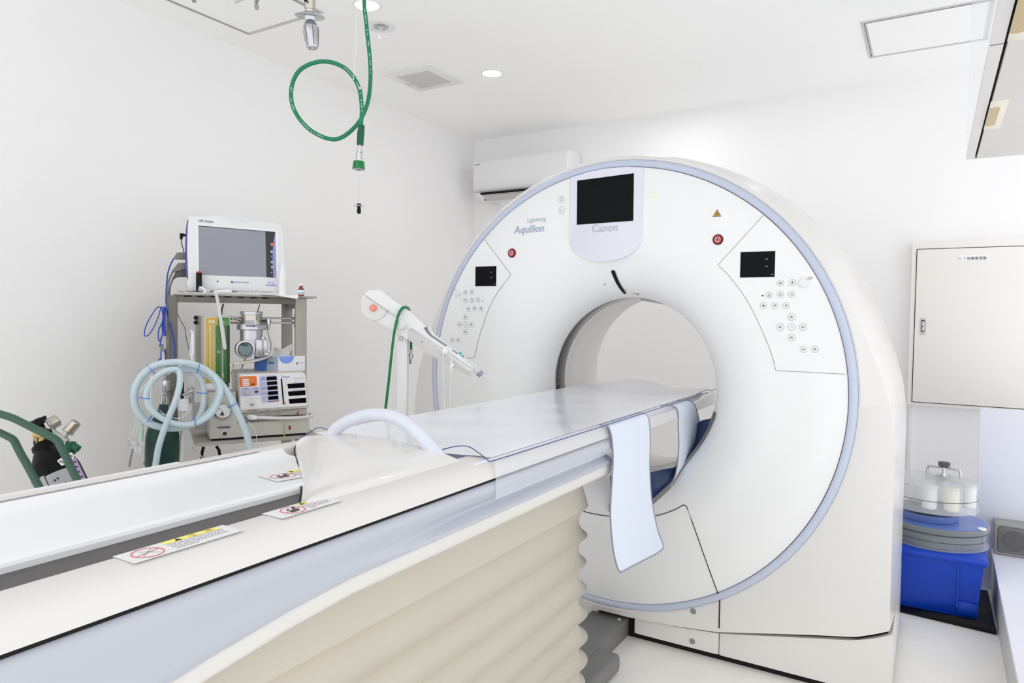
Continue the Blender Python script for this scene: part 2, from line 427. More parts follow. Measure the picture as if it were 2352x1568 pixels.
for q in ((0.3488,0.008,0.1794), (0.3394,0.0385,0.0511)): part('screw', MB().lathe([(.0, -.003), (.009, -.0025), (.011, .001)], q, (0, 1, 0), 20), m_line, G)
def on_face(pts, r=.0012, n=6, sub=6):
    out = []
    for q in catmull(pts, sub): out.append((q[0], q[1]-.0006, q[2]))
    return MB().tube(out, r, n)
b = on_face([(-0.1473,0.0118,0.4929), (-0.0852,0.0126,0.481), (0.0045,0.0151,0.4807), (0.0958,0.0153,0.4903), (0.1931,0.0133,0.5133), (0.2609,0.0127,0.5443), (0.302,0.0131,0.572)], .0016)
b.tube([V(q)+V((0, -.0006, 0)) for q in ((0.302,0.0131,0.572), (0.3145,0.01,0.5697), (0.34,0.0002,0.5173), (0.3915,0,0.3886), (0.4386,0,0.2742))], .0016, 6)
b.tube([(0.4394,-0.003,0.2753), (0.4457,0.006,0.2431), (0.443,0.017,0.1366)], .0022, 6)
part('cover_seam', b, m_dark, G)

# centre display panel
t0 = (-0.1828,-0.006,1.8284)
pts = [(-.184, 1.829), (-.184, 1.584)]+[(-.029-.155*math.cos(PI*k/20), 1.580-.092*math.sin(PI*k/20)) for k in range(1, 20)]+[(.126, 1.584), (.126, 1.8385), (.06, 1.8465), (-.03, 1.8485), (-.11, 1.8415)]
b = MB(); b.prism([(x, -.006, z) for x, z in pts], (0, .045, 0), .003)
P = part('display_panel', b, m_lav, G, 'lavender tinted centre panel with dark screen', sharp=30)
b = MB(); b.prism([(x, -.0075, z) for x, z in ((-.150, 1.637), (.088, 1.639), (.087, 1.819), (-.151, 1.812))], (0, .004, 0)); part('screen', b, m_screen, P, 'black screen')
text('lettering', 'Canon', P, m_logo2, (-.083, -.0066, 1.604), (1, 0, .006), (0, 0, 1), .108, 0, .012)
# side control panels
pr_ = [(0.5623,0,1.6269), (0.4131,0,1.4632)]
R_pts = [(.565, 1.628), (.416, 1.464)]; L_pts = [(-.593, 1.597), (-.461, 1.447)]
def side_panel(sx, top, knee, arc, low_in, low_out, scr, dial, btns, dot, lab):
    al = math.atan2(top[1]-1, top[0]); ab = math.atan2(low_out[1]-1, low_out[0])
    outer = [(.8455*math.cos(al+(ab-al)*k/24), 1+.8455*math.sin(al+(ab-al)*k/24)) for k in range(25)]
    arc = [(q.x, q.y) for q in catmull([(x, z, 0) for x, z in arc], 5)]
    inner = [low_in]+arc+[knee]
    pts = outer+inner
    b = MB(); b.prism([(x, -.0016, z) for x, z in pts], (0, .003, 0), .0008, 1)
    p = part('control_panel', b, m_shell, G, lab, sharp=30)
    e = MB(); e.tube([(x, -.0012, z) for x, z in [outer[0], knee]+arc[::-1]+[low_in, outer[-1]]], .0009, 6); part('panel_seam', e, m_line, p)
    (sx0, sz0), (sx1, sz1) = scr
    e = MB(); e.prism([(x, -.003, z) for x, z in rrect(sx0-.002, sx1+.002, sz0-.002, sz1+.002, .003)], (0, .002, 0)); part('bezel', e, m_white, p)
    e = MB(); e.prism([(x, -.0036, z) for x, z in rrect(sx0, sx1, sz0, sz1, .002)], (0, .002, 0)); part('screen', e, m_screen, p, 'small black screen')
    for fx, fz in ((.76, .70), (.76, .42), (.93, .1)):
        e = MB(); w = (sx1-sx0)*.07; x = sx0+(sx1-sx0)*fx; z = sz0+(sz1-sz0)*fz; e.box((x-w/2, -.0039, z-.0015), (x+w/2, -.0035, z+.0015))
        part('readout', e, m_line, p)
    e = MB(); e.lathe([(.0155, .0), (.0145, -.014), (.013, -.0165), (0, -.017)], (dial[0], -.002, dial[1]), (0, 1, 0), 28); part('dial', e, m_white, p)
    e = MB(); e.prism([(x, -.0022, z) for x, z in rrect(dial[2]-.009, dial[2]+.009, dial[3]-.005, dial[3]+.005, .005)], (0, .001, 0)); e2 = part('dial_mark', e, m_lgrey, p)
    e = MB(); e.disc((dot[0], -.0016, dot[1]), .0028, (0, -1, 0), 14); part('indicator', e, m_black, p)
    for i, (x, z) in enumerate(btns):
        e = MB(); big = 9 <= i <= 12 or i == 8
        r = .0118 if big else .0108
        e.lathe([(r+.0022, .0003), (r+.0018, -.0012), (r+.0003, -.0016), (r, -.0004), (r-.0008, -.0022), (r*.6, -.0016), (0, -.0014)], (x, -.0016, z), (0, 1, 0), 24)
        bt = part('button', e, m_white, p)
        e = MB(); e.lathe([(r+.0004, -.0018), (r-.0006, -.0018)], (x, -.0018, z), (0, 1, 0), 24, cap=False); part('button_ring', e, m_lline, bt)
        e = MB(); k = .0016; y0, y1 = -.0046, -.0036
        def bx(a, c, d, f): e.box((x+a*k, y0, z+c*k), (x+d*k, y1, z+f*k))
        def dsc(a, c, r_): e.disc((x+a*k, y1, z+c*k), r_*k, (0, -1, 0), 10)
        kind = i
        if kind == 0: dsc(-1, 1.6, .9); bx(-2, -1, 0, 1); bx(-1.6, -3, -.4, -1); bx(1.2, .6, 2.8, 1.1); bx(2.2, -1, 2.7, .8)
        elif kind == 1: dsc(.4, 2.2, .6); bx(-.6, -.4, .8, 1.4); bx(-2, .4, -.4, .8); bx(.8, .8, 2, 1.2); bx(-1.4, -2.6, -.9, -.4); bx(.9, -2.4, 1.3, -.4)
        elif kind == 2: bx(-2.4, -2.8, 2.4, -2.2); bx(-1.8, .4, .6, .9); bx(-1.2, 1.6, 1.8, 2.1); bx(-3, -3, -2.4, -2); bx(2.4, -3, 3, -2)
        elif kind == 3: bx(-2.6, 1, -.8, 1.6); bx(.8, 1, 2.6, 1.6); bx(-2.6, -2.6, 2.6, -2.1); bx(-.2, -1.4, .2, 1.8)
        elif kind == 4:
            e.tube([(x+2.0*k*math.cos(a), y1, z+2.0*k*math.sin(a)) for a in [math.radians(120-24*j) for j in range(12)]], .0005, 5); bx(-2.4, .8, -1, 2)
        elif kind == 5:
            for a, c in ((2, 0), (-2, 0), (0, 2), (0, -2)): dsc(a, c, .9)
            bx(-1, -.4, 1, .4); bx(-.4, -1, .4, 1)
        elif kind in (6, 7): s = 1 if kind == 6 else -1; bx(min(-2.6*s, -1.4*s), 1, max(-2.6*s, -1.4*s), 1.8); bx(-.5, -2.4, .3, 1.8); bx(.3, -.4, 2.6, .1); dsc(1.6*s, 1.6, .7)
        elif kind == 9: bx(-1.9, -.2, -.5, .2); bx(-.2, -.2, .2, .2); bx(.5, -.2, 1.9, .2)
        else: bx(-2.6, -1.8, -1.8, 1.8); bx(-1.8, -.4, 1.6, .1); dsc(1.6 if kind % 2 else .2, .2 if kind % 2 else 1.5, .8); bx(1.4, -2.2, 1.9, -.4)
        part('button_icon', e, m_ink, bt)
    return p
RB = [(0.6272,0,1.3949), (0.6652,0,1.3959), (0.591,0,1.3546), (0.6282,0,1.3559), (0.6649,0,1.3558), (0.5731,0,1.3168), (0.6107,0,1.3169), (0.6476,0,1.3171), (0.6669,0,1.2785), (0.6678,0,1.2443), (0.6312,0,1.2435), (0.704,0,1.245), (0.6688,0,1.2085), (0.7074,0,1.1697), (0.7442,0,1.171)]
LB = [(-0.6559,0,1.373), (-0.6908,0,1.3713), (-0.6233,0,1.3386), (-0.6555,0,1.3367), (-0.6903,0,1.3347), (-0.6067,0,1.3006), (-0.6411,0,1.3004), (-0.6735,0,1.2983), (-0.6894,0,1.2616), (-0.6866,0,1.229), (-0.6563,0,1.2295), (-0.7196,0,1.2284), (-0.6885,0,1.1962), (-0.7258,0,1.1584), (-0.7592,0,1.1574)]
xz = lambda L: [(q[0], q[2]) for q in L]
side_panel(1, (.563, 1.628), (.413, 1.463), xz([(0.6193,0,1.0955), (0.6003,0,1.1612), (0.5539,0,1.2664), (0.5198,0,1.3304), (0.4855,0,1.3812), (0.4447,0,1.4313), (0.4163,0,1.4584)]), (.620, 1.0935), (.845, 1.093), ((.491, 1.416), (.6075, 1.5055)), (.703, 1.394, .721, 1.41), xz(RB), (.569, 1.352), 'control panel right of the bore')
side_panel(-1, (-.593, 1.597), (-.459, 1.446), xz([(-0.6404,0,1.0862), (-0.6208,0,1.1634), (-0.5966,0,1.2306), (-0.566,0,1.3028), (-0.5312,0,1.361), (-0.488,0,1.4127), (-0.4623,0,1.4419)]), (-.645, 1.082), (-.843, 1.078), ((-.6385, 1.397), (-.5305, 1.4825)), (-.729, 1.371, -.748, 1.382), xz(LB), (-.60, 1.333), 'control panel left of the bore')
# stop buttons, stickers, lamp, symbols, lettering
for q in ((-0.4552,0,1.5356), (0.4094,0,1.5538)):
    b = MB(); b.lathe([(.0195, .001), (.0185, -.003), (.0165, -.003)], q, (0, 1, 0), 28, cap=False); s = part('stop_button', b, m_black, G, 'round red stop button in black ring')
    b = MB(); b.lathe([(.0165, 0), (.016, -.004), (.012, -.0055), (0, -.006)], q, (0, 1, 0), 28); part('cap', b, m_red, s)
    b = MB(); y = -.0068
    b.tube([(q[0]+.009*math.cos(2*PI*k/20), y, q[2]+.009*math.sin(2*PI*k/20)) for k in range(20)], .0009, 5, True)
    b.tube([(q[0]-.006, y, q[2]+.004), (q[0]+.006, y, q[2]+.004), (q[0], y, q[2]-.007)], .0009, 5, True); part('symbol', b, m_paper, s)
q = (0.404,0,1.6475)
def tri(b, c, s, y, h=.0006): b.prism([(c[0]-s, y, c[1]-s*.75), (c[0]+s, y, c[1]-s*.75), (c[0], y, c[1]+s*.95)], (0, h, 0)); return b
s = part('radiation_sticker', tri(MB(), (q[0], q[2]), .0152, -.0012), mat('brown_print', (84, 44, 20), .5), G)
b = tri(MB(), (q[0], q[2]-.0005), .012, -.0016)
part('radiation_sticker', b, m_gold, G)
b = MB(); cz = q[2]-.0025
for a in (90, 210, 330):
    a = math.radians(a); b.prism([(q[0]+r*math.cos(a+d), -.0021, cz+r*math.sin(a+d)) for r, d in ((.0018, -.5), (.0058, -.5), (.0058, .5), (.0018, .5))], (0, .0006, 0))
b.disc((q[0], -.0015, cz), .0011, (0, -1, 0), 10); part('radiation_sticker', b, MATS['brown_print'], G)
q = (0.1618,0,1.7331)
b = MB(); b.lathe([(.0165, .0), (.016, -.002), (.012, -.0025), (.0118, -.001), (.009, -.001), (.0088, -.0028), (.005, -.003), (.0048, -.001), (.002, -.001), (0, -.002)], q, (0, 1, 0), 28); part('status_lamp', b, mat('lit_lamp', (236, 238, 222), .4, emit=.04), G)
for i, q in enumerate(((-0.2234,0,1.7429), (-0.2226,0,1.6999))):
    b = MB(); b.tube([(q[0]+.0135*math.cos(2*PI*k/28), -.0004, q[2]+.015*math.sin(2*PI*k/28)) for k in range(28)], .0005, 5, True)
    if i == 0:
        b.tube([(q[0]+.006*math.cos(2*PI*k/16), -.0004, q[2]+.004+.006*math.sin(2*PI*k/16)) for k in range(16)], .0006, 5, True)
        b.tube([(q[0]-.004, -.0004, q[2]-.010), (q[0]-.003, -.0004, q[2]-.003), (q[0]+.003, -.0004, q[2]-.003), (q[0]+.004, -.0004, q[2]-.010)], .0005, 5)
        for dx in (-.002, .002): b.disc((q[0]+dx, -.0002, q[2]+.005), .0008, (0, -1, 0), 8)
    else:
        b.tube([(q[0]-.008, -.0004, q[2]-.007), (q[0]-.008, -.0004, q[2]+.006), (q[0]-.004, -.0004, q[2]+.006), (q[0]-.004, -.0004, q[2]-.007)], .0005, 5, True)
        for dz in (-.001, -.006): b.tube([(q[0]-.002, -.0004, q[2]+dz), (q[0]+.009, -.0004, q[2]+dz)], .0005, 5)
    part('symbol', b, m_inkl, G)
text('lettering', 'Lightning', G, m_logo, (-0.3825,-0.0005,1.6598), (1, 0, .045), (0, 0, 1), .090, .22, .0)
text('lettering', 'Aquilion', G, m_logo, (-0.4476,-0.0005,1.6177), (1, 0, .012), (0, 0, 1), .146, .2, .022)
# laser slit, stickers above the bore
def face_pt(x, z, off=-.0012):
    r = math.hypot(x, z-1)
    for _ in range(8): r = math.hypot(x, z-(1-.012*max(0, min(1, (.6-r)/.234))))
    y = 0 if r >= .6 else .22*(1-math.sqrt(max(0, 1-min(1, (.6-r)/.240)**2)))
    return V((x, y+off, z))
mid = catmull([(-0.0117,0.0423,1.4549), (-0.0086,0.0581,1.4333), (-0.005,0.0819,1.4085), (-0.0002,0.1127,1.3853), (0.0045,0.1534,1.3655)], 6)
b = MB(); rows = []
for i, q in enumerate(mid):
    f = i/(len(mid)-1); w = .0085*(1-.25*f)*(1 if i else .6); tq = (mid[min(i+1, len(mid)-1)]-mid[max(0, i-1)]).normalized(); n_ = V((tq.z, 0, -tq.x)).normalized()
    a, c = q+n_*w, q-n_*w; rows.append([face_pt(a.x, a.z), face_pt(q.x, q.z), face_pt(c.x, c.z)])
part('laser_slit', b.grid(rows), m_black, G)
b = MB()
for qs in ([(-0.0568,0.1632,1.358), (-0.035,0.1428,1.368), (-0.0291,0.1709,1.3591)], ): b.add([V(q)+V((0, -.004, .002)) for q in qs], [(0, 1, 2)])
b.add([V(q)+V((0, -.004, .002)) for q in ((0.0246,0.1453,1.3678), (0.0704,0.1428,1.3631), (0.074,0.1632,1.3549), (0.0276,0.172,1.3589))], [(0, 1, 2, 3)])
part('laser_sticker', b, mat('olive_print', (168, 150, 64), .5), G)
b = MB(); q = (-0.0636,0.0825,1.4031); b.disc((q[0], q[1]-.0004, q[2]), .003, (0, -1, 0), 12); part('sensor_hole', b, m_black, G)
b = MB(); b.prism([(x, .30, z) for x, z in ((.0, 1.36), (.012, 1.342), (.16, 1.318), (.19, 1.33), (.12, 1.37))], (0, .12, 0), .004); part('laser_housing', b, m_lgrey, G)

# navy tray in the lower bore with a grey lip
o_px = [(0.3827,0.1232,0.9151), (0.3604,0.1319,0.852), (0.3311,0.1339,0.7932), (0.2961,0.1301,0.7407), (0.2661,0.1084,0.6932), (0.2458,0.078,0.6488), (0.2294,0.0666,0.6251), (0.1949,0.0529,0.5891), (0.1656,0.0433,0.5631), (0.0862,0.0374,0.5318), (0.0005,0.0316,0.5147)]
i_px = [(0.3661,0.17,0.8848), (0.2947,0.22,0.8551), (0.2602,0.235,0.7883), (0.2277,0.24,0.7362), (0.2253,0.17,0.712), (0.2363,0.11,0.691), (0.2184,0.08,0.6873), (0.1974,0.06,0.6832), (0.1574,0.04,0.6716), (0.0866,0.03,0.6541), (-0.0013,0.03,0.6392)]
o_, i_ = catmull([V(q)+V((0, -.012, .004)) for q in o_px], 4), catmull(i_px, 4)
b = MB(); b.grid([[a.lerp(c, k/6)+V((0, .012, -.018))*math.sin(PI*k/6) for k in range(7)] for a, c in zip(o_, i_)], .004); part('bore_tray', b, mat('navy_tray', (38, 62, 104), .28, var=.08), G, 'navy tray in the lower bore', sharp=80)
b = MB(); b.grid([[a, a.lerp(V(a)+V((0, -.004, -.004-.022*min(1, i/26))), .5), V(a)+V((0, .006, -.004-.024*min(1, i/26)))] for i, a in enumerate(o_)], .003); part('tray_lip', b, m_grey, G, sharp=80)

# ================================================================== PATIENT TABLE
T = thing('patient_table', 'long white patient table with pale blue side and beige bellows, leading into the scanner', 'scanner table', (0, -1.5, 0))
Y0, Y1 = -2.75, -.612
def loft(prof_of_y, ys, close=False, n=None):
    b = MB(); rows = [[(x, y, z) for x, z in prof_of_y(y)] for y in ys]; k = len(rows[0]); vs = [q for r in rows for q in r]; fs = []
    for i in range(len(rows)-1):
        for j in range(k if close else k-1): fs.append((i*k+j, i*k+(j+1) % k, (i+1)*k+(j+1) % k, (i+1)*k+j))
    if close: fs += [tuple(range(k))[::-1], tuple((len(rows)-1)*k+j for j in range(k))]
    return b.add(vs, fs)
def ysteps(a, c, n): return [a+(c-a)*i/n for i in range(n+1)]
def end_round(y):     # rail narrows a touch at its front end
    return max(0, (y-(Y1-.03))/.03)
def rail(s):
    def f(y):
        e = .006*end_round(y)**2
        p = [(.200, .895), (.2, .952), (.202, .957), (.206, .9588), (.228, .959), (.240, .9585), (.250, .9565), (.259, .952), (.2655, .945), (.270, .936), (.2725, .926), (.273, .9165), (.268, .914), (.24, .914)]
        return [(s*(x-e*(x > .25)), z-e*(z > .93)) for x, z in p]
    return loft(f, ysteps(Y0, Y1-.03, 10)+[Y1-.02, Y1-.01, Y1], True)
part('side_rail', rail(1), m_cream, T, sharp=50); part('side_rail', rail(-1), m_cream, T, sharp=50)
b = MB()
for s in (1, -1): b.box((min(s*.2, s*.267), Y0, .905), (max(s*.2, s*.267), Y1-.004, .9145))
part('shadow_gap', b, m_dark, T)
def zbot(y):          # lower edge of the pale blue panel dips towards the foot end
    t = max(0, -1.72-y); return .835-.15*t*t-.06*t
def panel(s):
    def f(y):
        g = max(0, min(1, (y+1.70)/.35)); g = g*g*(3-2*g); zb = zbot(y); h = .909-zb
        p = [(.262, .9095), (.270, .9085), (.2755, .904), (.2775, .897), (.277, .897-.18*h), (.2765-.012*g, .897-.32*h), (.2765-.021*g, .897-.45*h), (.277-.019*g, .897-.58*h), (.2775-.004*g, .897-.68*h), (.2765, zb+.004), (.273, zb+.0005), (.262, zb), (.24, zb)]
        return [(s*x, z) for x, z in p]
    return loft(f, ysteps(Y0, -1.7, 8)+ysteps(-1.69, -1.3, 12)+ysteps(-1.28, Y1, 6), True)
part('side_panel', panel(1), m_bluep, T, 'pale blue side panel', sharp=50); part('side_panel', panel(-1), m_bluep, T, sharp=50)
def skirt_(s):
    def f(y):
        zb = zbot(y)
        return [(s*x, z) for x, z in ((.24, zb-.001), (.270, zb-.001), (.2715, zb-.004), (.271, zb-.022), (.268, zb-.03), (.258, zb-.034), (.24, zb-.034))]
    return loft(f, ysteps(Y0, -1.7, 8)+ysteps(-1.6, Y1, 6), True)
part('lower_trim', skirt_(1), m_cream, T, sharp=50); part('lower_trim', skirt_(-1), m_cream, T, sharp=50)
part('core', MB().box((-.245, Y0, .80), (.245, Y1-.006, .90)), m_cream, T)
# bellows: rounded plan, pleats stacked vertically
def plan(x1, ya, yb, r, n=8):
    out = []
    for cx, cy, a in ((x1-r, yb-r, 0), (-x1+r, yb-r, PI/2), (-x1+r, ya+r, PI), (x1-r, ya+r, 1.5*PI)):
        for k in range(n+1):
            t = a+PI/2*k/n; out.append((cx+r*math.cos(t), cy+r*math.sin(t)))
    return out
crest = [.70, .612, .530, .450, .374, .302, .230, .160, .092]
def pleat(z):
    for a, c in zip(crest, crest[1:]):
        if c <= z <= a:
            t = (a-z)/(a-c); return .5-.5*math.cos(2*PI*t**.8) if False else max(0., math.sin(PI*t))**.62
    return 0 if z < crest[-1] else min(1, max(0, (z-.70)/.1))
rows = []; z = .815
while z > .05:
    d = pleat(z); grow = .012*(.8-z)
    rows.append([(x, y, z) for x, y in plan(.218+grow-.024*d, -2.62, -.570-.026*d+grow*.4, .11-.012*d)]); z -= .0045
b = MB(); k = len(rows[0]); vs = [q for r in rows for q in r]; fs = []
for i in range(len(rows)-1):
    for j in range(k): fs.append((i*k+j, i*k+(j+1) % k, (i+1)*k+(j+1) % k, (i+1)*k+j))
fs.append(tuple((len(rows)-1)*k+j for j in range(k)))
part('bellows', b.add(vs, fs), m_bell, T, 'beige pleated bellows', sharp=60)
b = MB(); b.prism([(x, y, .0) for x, y in plan(.24, -2.64, -.535, .1)], (0, 0, .05), .012, 2, False); part('foot_plate', b, m_lgrey, T)
# grey floor track joining table and scanner
b = MB(); b.box((-.075, -.6, 0), (.076, .075, .074), .004); b.box((-.16, -.6, 0), (.16, -.22, .068), .02, 3)
part('floor_track', b, m_grey, T, 'grey floor channel')
b = MB(); b.lathe([(0, .005), (.007, .003), (.009, 0)], (.052, .02, .074), (0, 0, 1), 16); part('screw', b, m_lgrey, T)
# trough between the rails
def trough(y): return [(-.2, .9575), (-.194, .956), (-.184, .9485), (-.172, .9452), (-.150, .9445), (-.10, .945), (.07, .9525), (.083, .953), (.089, .951), (.0915, .9465), (.092, .936), (.092, .925), (-.2, .925)]
part('trough_cover', loft(trough, ysteps(Y0, -1.44, 6), True), m_white, T, sharp=25)
part('trough_slot', MB().box((.08, Y0, .90), (.2, -1.45, .9385)), m_dgrey, T, 'grey slot beside the right rail')
part('slot_edge', MB().box((.178, Y0, .93), (.2005, -1.45, .9415)), mat('slot_step', (64, 60, 58), .5), T)
b = MB(); b.box((-.2025, Y0, .9585), (-.2005, -1.5, .9597)); part('rail_seam', b, m_line, T)
# carriage with arched grip
E_ = catmull([(.232, -1.765, .952), (.205, -1.742, .958), (.162, -1.709, .944), (.098, -1.648, .949), (.006, -1.569, .947), (-.097, -1.483, .944), (-.178, -1.418, .944), (-.196, -1.400, .955), (-.215, -1.365, .959), (-.232, -1.345, .952)], 4)
B_ = catmull([(.240, -1.325, .952), (.222, -1.325, .960), (.18, -1.322, .969), (.11, -1.318, .977), (.02, -1.312, .981), (-.08, -1.308, .982), (-.15, -1.308, .979), (-.195, -1.310, .972), (-.222, -1.312, .962), (-.240, -1.314, .950)], 4)
rows = []
for f in (0, .015, .04, .08, .14, .22, .32, .44, .58, .72, .86, 1):
    row = []
    for i, (a, c) in enumerate(zip(E_, B_)):
        u = i/(len(E_)-1); q = a.lerp(c, f); edge = min(1, 6*min(u, 1-u))
        q.z = a.z+(c.z-a.z)*math.sin(f*PI/2)**.8+edge*(.010*math.sin(PI*min(1, f*1.4))**.6*(1-f)+.006*min(1, f*25)*(1-f)); row.append(q)
    rows.append(row)
b = MB(); k = len(rows[0]); vs = [q for r in rows for q in r]; fs = []
for i in range(len(rows)-1):
    for j in range(k-1): fs.append((i*k+j, i*k+j+1, (i+1)*k+j+1, (i+1)*k+j))
n0 = len(vs)
vs += [V((q.x, q.y, .90)) for q in rows[0]]+[V((q.x, q.y+.003, .90)) for q in rows[-1]]
for j in range(k-1): fs += [(j+1, j, n0+j, n0+j+1), ((len(rows)-1)*k+j, (len(rows)-1)*k+j+1, n0+k+j+1, n0+k+j)]
CR = part('carriage', b.add(vs, fs), m_shellside, T, 'white saddle with arched grip', sharp=45)
part('carriage_gap', MB().tube([q+V((.0, -.0012, .0008)) for q in E_[5:-2]], .0014, 6), m_dark, CR)
path = catmull([(-0.1587,-1.325,0.9515), (-0.1544,-1.325,0.971), (-0.1401,-1.325,0.9925), (-0.1018,-1.325,1.0149), (-0.0534,-1.325,1.0315), (-0.0091,-1.325,1.0383), (0.0354,-1.325,1.0371), (0.0774,-1.325,1.0241), (0.1136,-1.325,1.0022), (0.1405,-1.325,0.9809), (0.1599,-1.325,0.962), (0.1671,-1.325,0.9504)], 8)
part('grip', MB().tube(path, [.0140+.0075*(2*i/(len(path)-1)-1)**4+.002*(i/(len(path)-1)) for i in range(len(path))], 16), mat('grip_pale_blue', (216, 220, 231), .32, coat=.2), CR, 'pale blue arched grip', sharp=60)
b = MB()
for q in ((-0.0134,-1.3992,0.997), (0.1199,-1.3802,0.99)): b.lathe([(0, .002), (.006, .0015), (.0075, -.004)], q, (0, 0, 1), 16)
part('screw_cap', b, m_lgrey, CR)
# couch top running into the bore
def couch(y):
    e = max(0, (y-.30)/.2); w = .258-.03*e*e
    pts = []
    for k in range(13):
        a = -1+2*k/12; pts.append((w*a, .957-.016*(1-a*a)))
    pts += [(w, .944), (w*.97, .93), (w*.8, .905), (w*.4, .892), (-w*.4, .892), (-w*.8, .905), (-w*.97, .93), (-w, .944)]
    return pts
part('couch_top', loft(couch, ysteps(-1.32, .3, 8)+ysteps(.33, .5, 6), True), m_lav, T, sharp=40)
# warning stickers on the rails
def sticker(o, ux, uy, L, H, red, kind, cx=.2, rk=.42):
    o = V(o); ux = V(ux).normalized(); uy = V(uy).normalized(); n_ = ux.cross(uy)
    def P_(a, c, h=.0): return o+ux*(a*L)+uy*(c*H)+n_*h
    b = MB(); b.add([P_(0, 0, .0004), P_(1, 0, .0004), P_(1, 1, .0004), P_(0, 1, .0004)], [(0, 1, 2, 3)])
    s = part('warning_label', b, m_film, T)
    cy, rx = .5, rk*H
    b = MB(); c = P_(cx, cy, .0010); N = 40; w = .0022
    def circ(r): return [c+ux*(r*math.cos(2*PI*k/N))+uy*(r*math.sin(2*PI*k/N)) for k in range(N)]
    A, B2 = circ(rx), circ(rx-w); b.add(A+B2, [(k, (k+1) % N, N+(k+1) % N, N+k) for k in range(N)])
    d1 = (ux+uy*.25).normalized(); d2 = n_.cross(d1)
    b.add([c+d1*rx*.93+d2*.0008, c-d1*rx*.93+d2*.0008, c-d1*rx*.93-d2*.0008, c+d1*rx*.93-d2*.0008], [(0, 1, 2, 3)])
    part('prohibition_sign', b, m_warnred, s)
    b = MB()
    if kind:
        for pts in (((-.55, -.5), (.2, -.55), (.5, -.1), (-.4, -.05)), ((.0, .1), (.35, .6), (.6, .45), (.25, 0)), ((-.5, .2), (-.2, .45), (-.1, .25), (-.35, .1))):
            b.add([c+ux*(x*rx)+uy*(y*rx)+n_*.0003 for x, y in pts], [(0, 1, 2, 3)])
        part('pictogram', b, m_ink, s)
    else:
        for pts in (((-.6, -.5), (.5, .55), (.53, .5), (-.56, -.55)), ((-.3, .6), (.5, -.5), (.46, -.54), (-.34, .56))):
            b.add([c+ux*(x*rx)+uy*(y*rx)+n_*.0003 for x, y in pts], [(0, 1, 2, 3)])
        part('pictogram', b, m_inkl, s)
    b = MB(); b.add([P_(max(.38, cx+.19), .72, .0008), P_(.92, .72, .0008), P_(.92, .97, .0008), P_(max(.38, cx+.19), .97, .0008)], [(0, 1, 2, 3)]); part('caution_band', b, m_yellow, s)
    b = MB(); b.add([P_(max(.49, cx+.21), .74, .0012), P_(max(.55, cx+.28), .74, .0012), P_(max(.52, cx+.245), .95, .0012)], [(0, 1, 2)]); part('warning_triangle', b, m_black, s)
    text('lettering', '注　意', s, m_gold, P_(.62, .76, .0006), ux, uy, .24*L)
    b = MB()
    for r_ in range(4):
        x = max(.38, cx+.19)
        while x < (.90 if r_ < 3 else .60):
            w_ = .012+.016*random.random(); yy = .58-.14*r_
            b.add([P_(x, yy, .0008), P_(x+w_, yy, .0008), P_(x+w_, yy+.055, .0008), P_(x, yy+.055, .0008)], [(0, 1, 2, 3)]); x += w_+.012
    part('fine_print', b, m_inkl, s)
sticker((.2485, -2.05, .9594), (0, 1, .0), (-1, 0, 0), .16, .0475, True, False)
sticker((.2485, -1.822, .9594), (0, 1, .0), (-1, 0, 0), .125, .0475, True, True, .33)
sticker((-.212, -1.665, .9592), (0, -1, 0), (-1, 0, 0), .15, .04, True, True)
sticker((-.212, -1.815, .9592), (0, -1, 0), (-1, 0, 0), .19, .04, True, False)
sticker((.032, -1.648, .9518), (.25, .97, .012), (-.97, .25, -.043), .12, .085, True, True, .27, .29)

# ------------------------------------------------------------------ vinyl sheet and straps
SH = thing('vinyl_sheet', 'clear vinyl sheet with dark blue hem covering the table top', 'sheet', (0, -.4, .965))
def sheet_prof(y):
    e = max(0, (y-.35)/.17); lift = .0; w = .271
    pts = []
    for k in range(15):
        a = -1+2*k/14
        z = .9635-.009*max(0, 1-(a/.86)**2)
        bump = .03*max(0, 1-((a+.25)/.5)**2)*max(0, min(1, (y-.12)/.35))
        wr = .0022*math.sin(22*y+5*a)*math.cos(9*a+3*y)*(1-a*a)
        pts.append((w*a, z+bump+wr))
    return pts
rows = [[(x, y, z) for x, z in sheet_prof(y)] for y in ysteps(-1.275, .52, 44)]
part('cover', MB().grid(rows), mat('vinyl_cover', (243, 245, 252), .2, alpha=.93, coat=.3), SH, sharp=60)
rows = []
for y in ysteps(-1.272, .50, 30):
    t = max(0, (y+.62)/.35); low_ = .873+(.0 if y < -.62 else .03*min(1, t)**2)+(.045*max(0, (y+.35)/.8))
    rows.append([(.271, y, .9605), (.2765, y, .955), (.2790, y, .94), (.2805, y, .92), (.2815, y, .90), (.2815, y, low_)])
part('side_flap', MB().grid(rows), m_clear, SH, sharp=60)
hem = catmull([(-0.2454,-1.3419,0.962), (-0.2672,-1.2909,0.968), (-0.2949,-1.2262,0.968), (-.16, -1.27, .962), (0, -1.265, .958), (.12, -1.268, .962), (0.1573,-1.2996,0.972), (0.1806,-1.2845,0.979), (0.2073,-1.2722,0.98), (0.2426,-1.2815,0.971)], 6)+[V((0.279,-1.2939,0.9584))]
hem += [V((.2785, y, .9575)) for y in ysteps(-1.2, .40, 14)]+[V((0.279,0.2291,0.9665)), V((0.279,0.3666,0.9724)), V((0.279,0.4478,0.9627)), V((0.279,0.5248,0.9629))]
part('hem', MB().tube(hem, .0011, 6), mat('blue_hem', (52, 66, 128), .5), SH, 'dark blue hem')
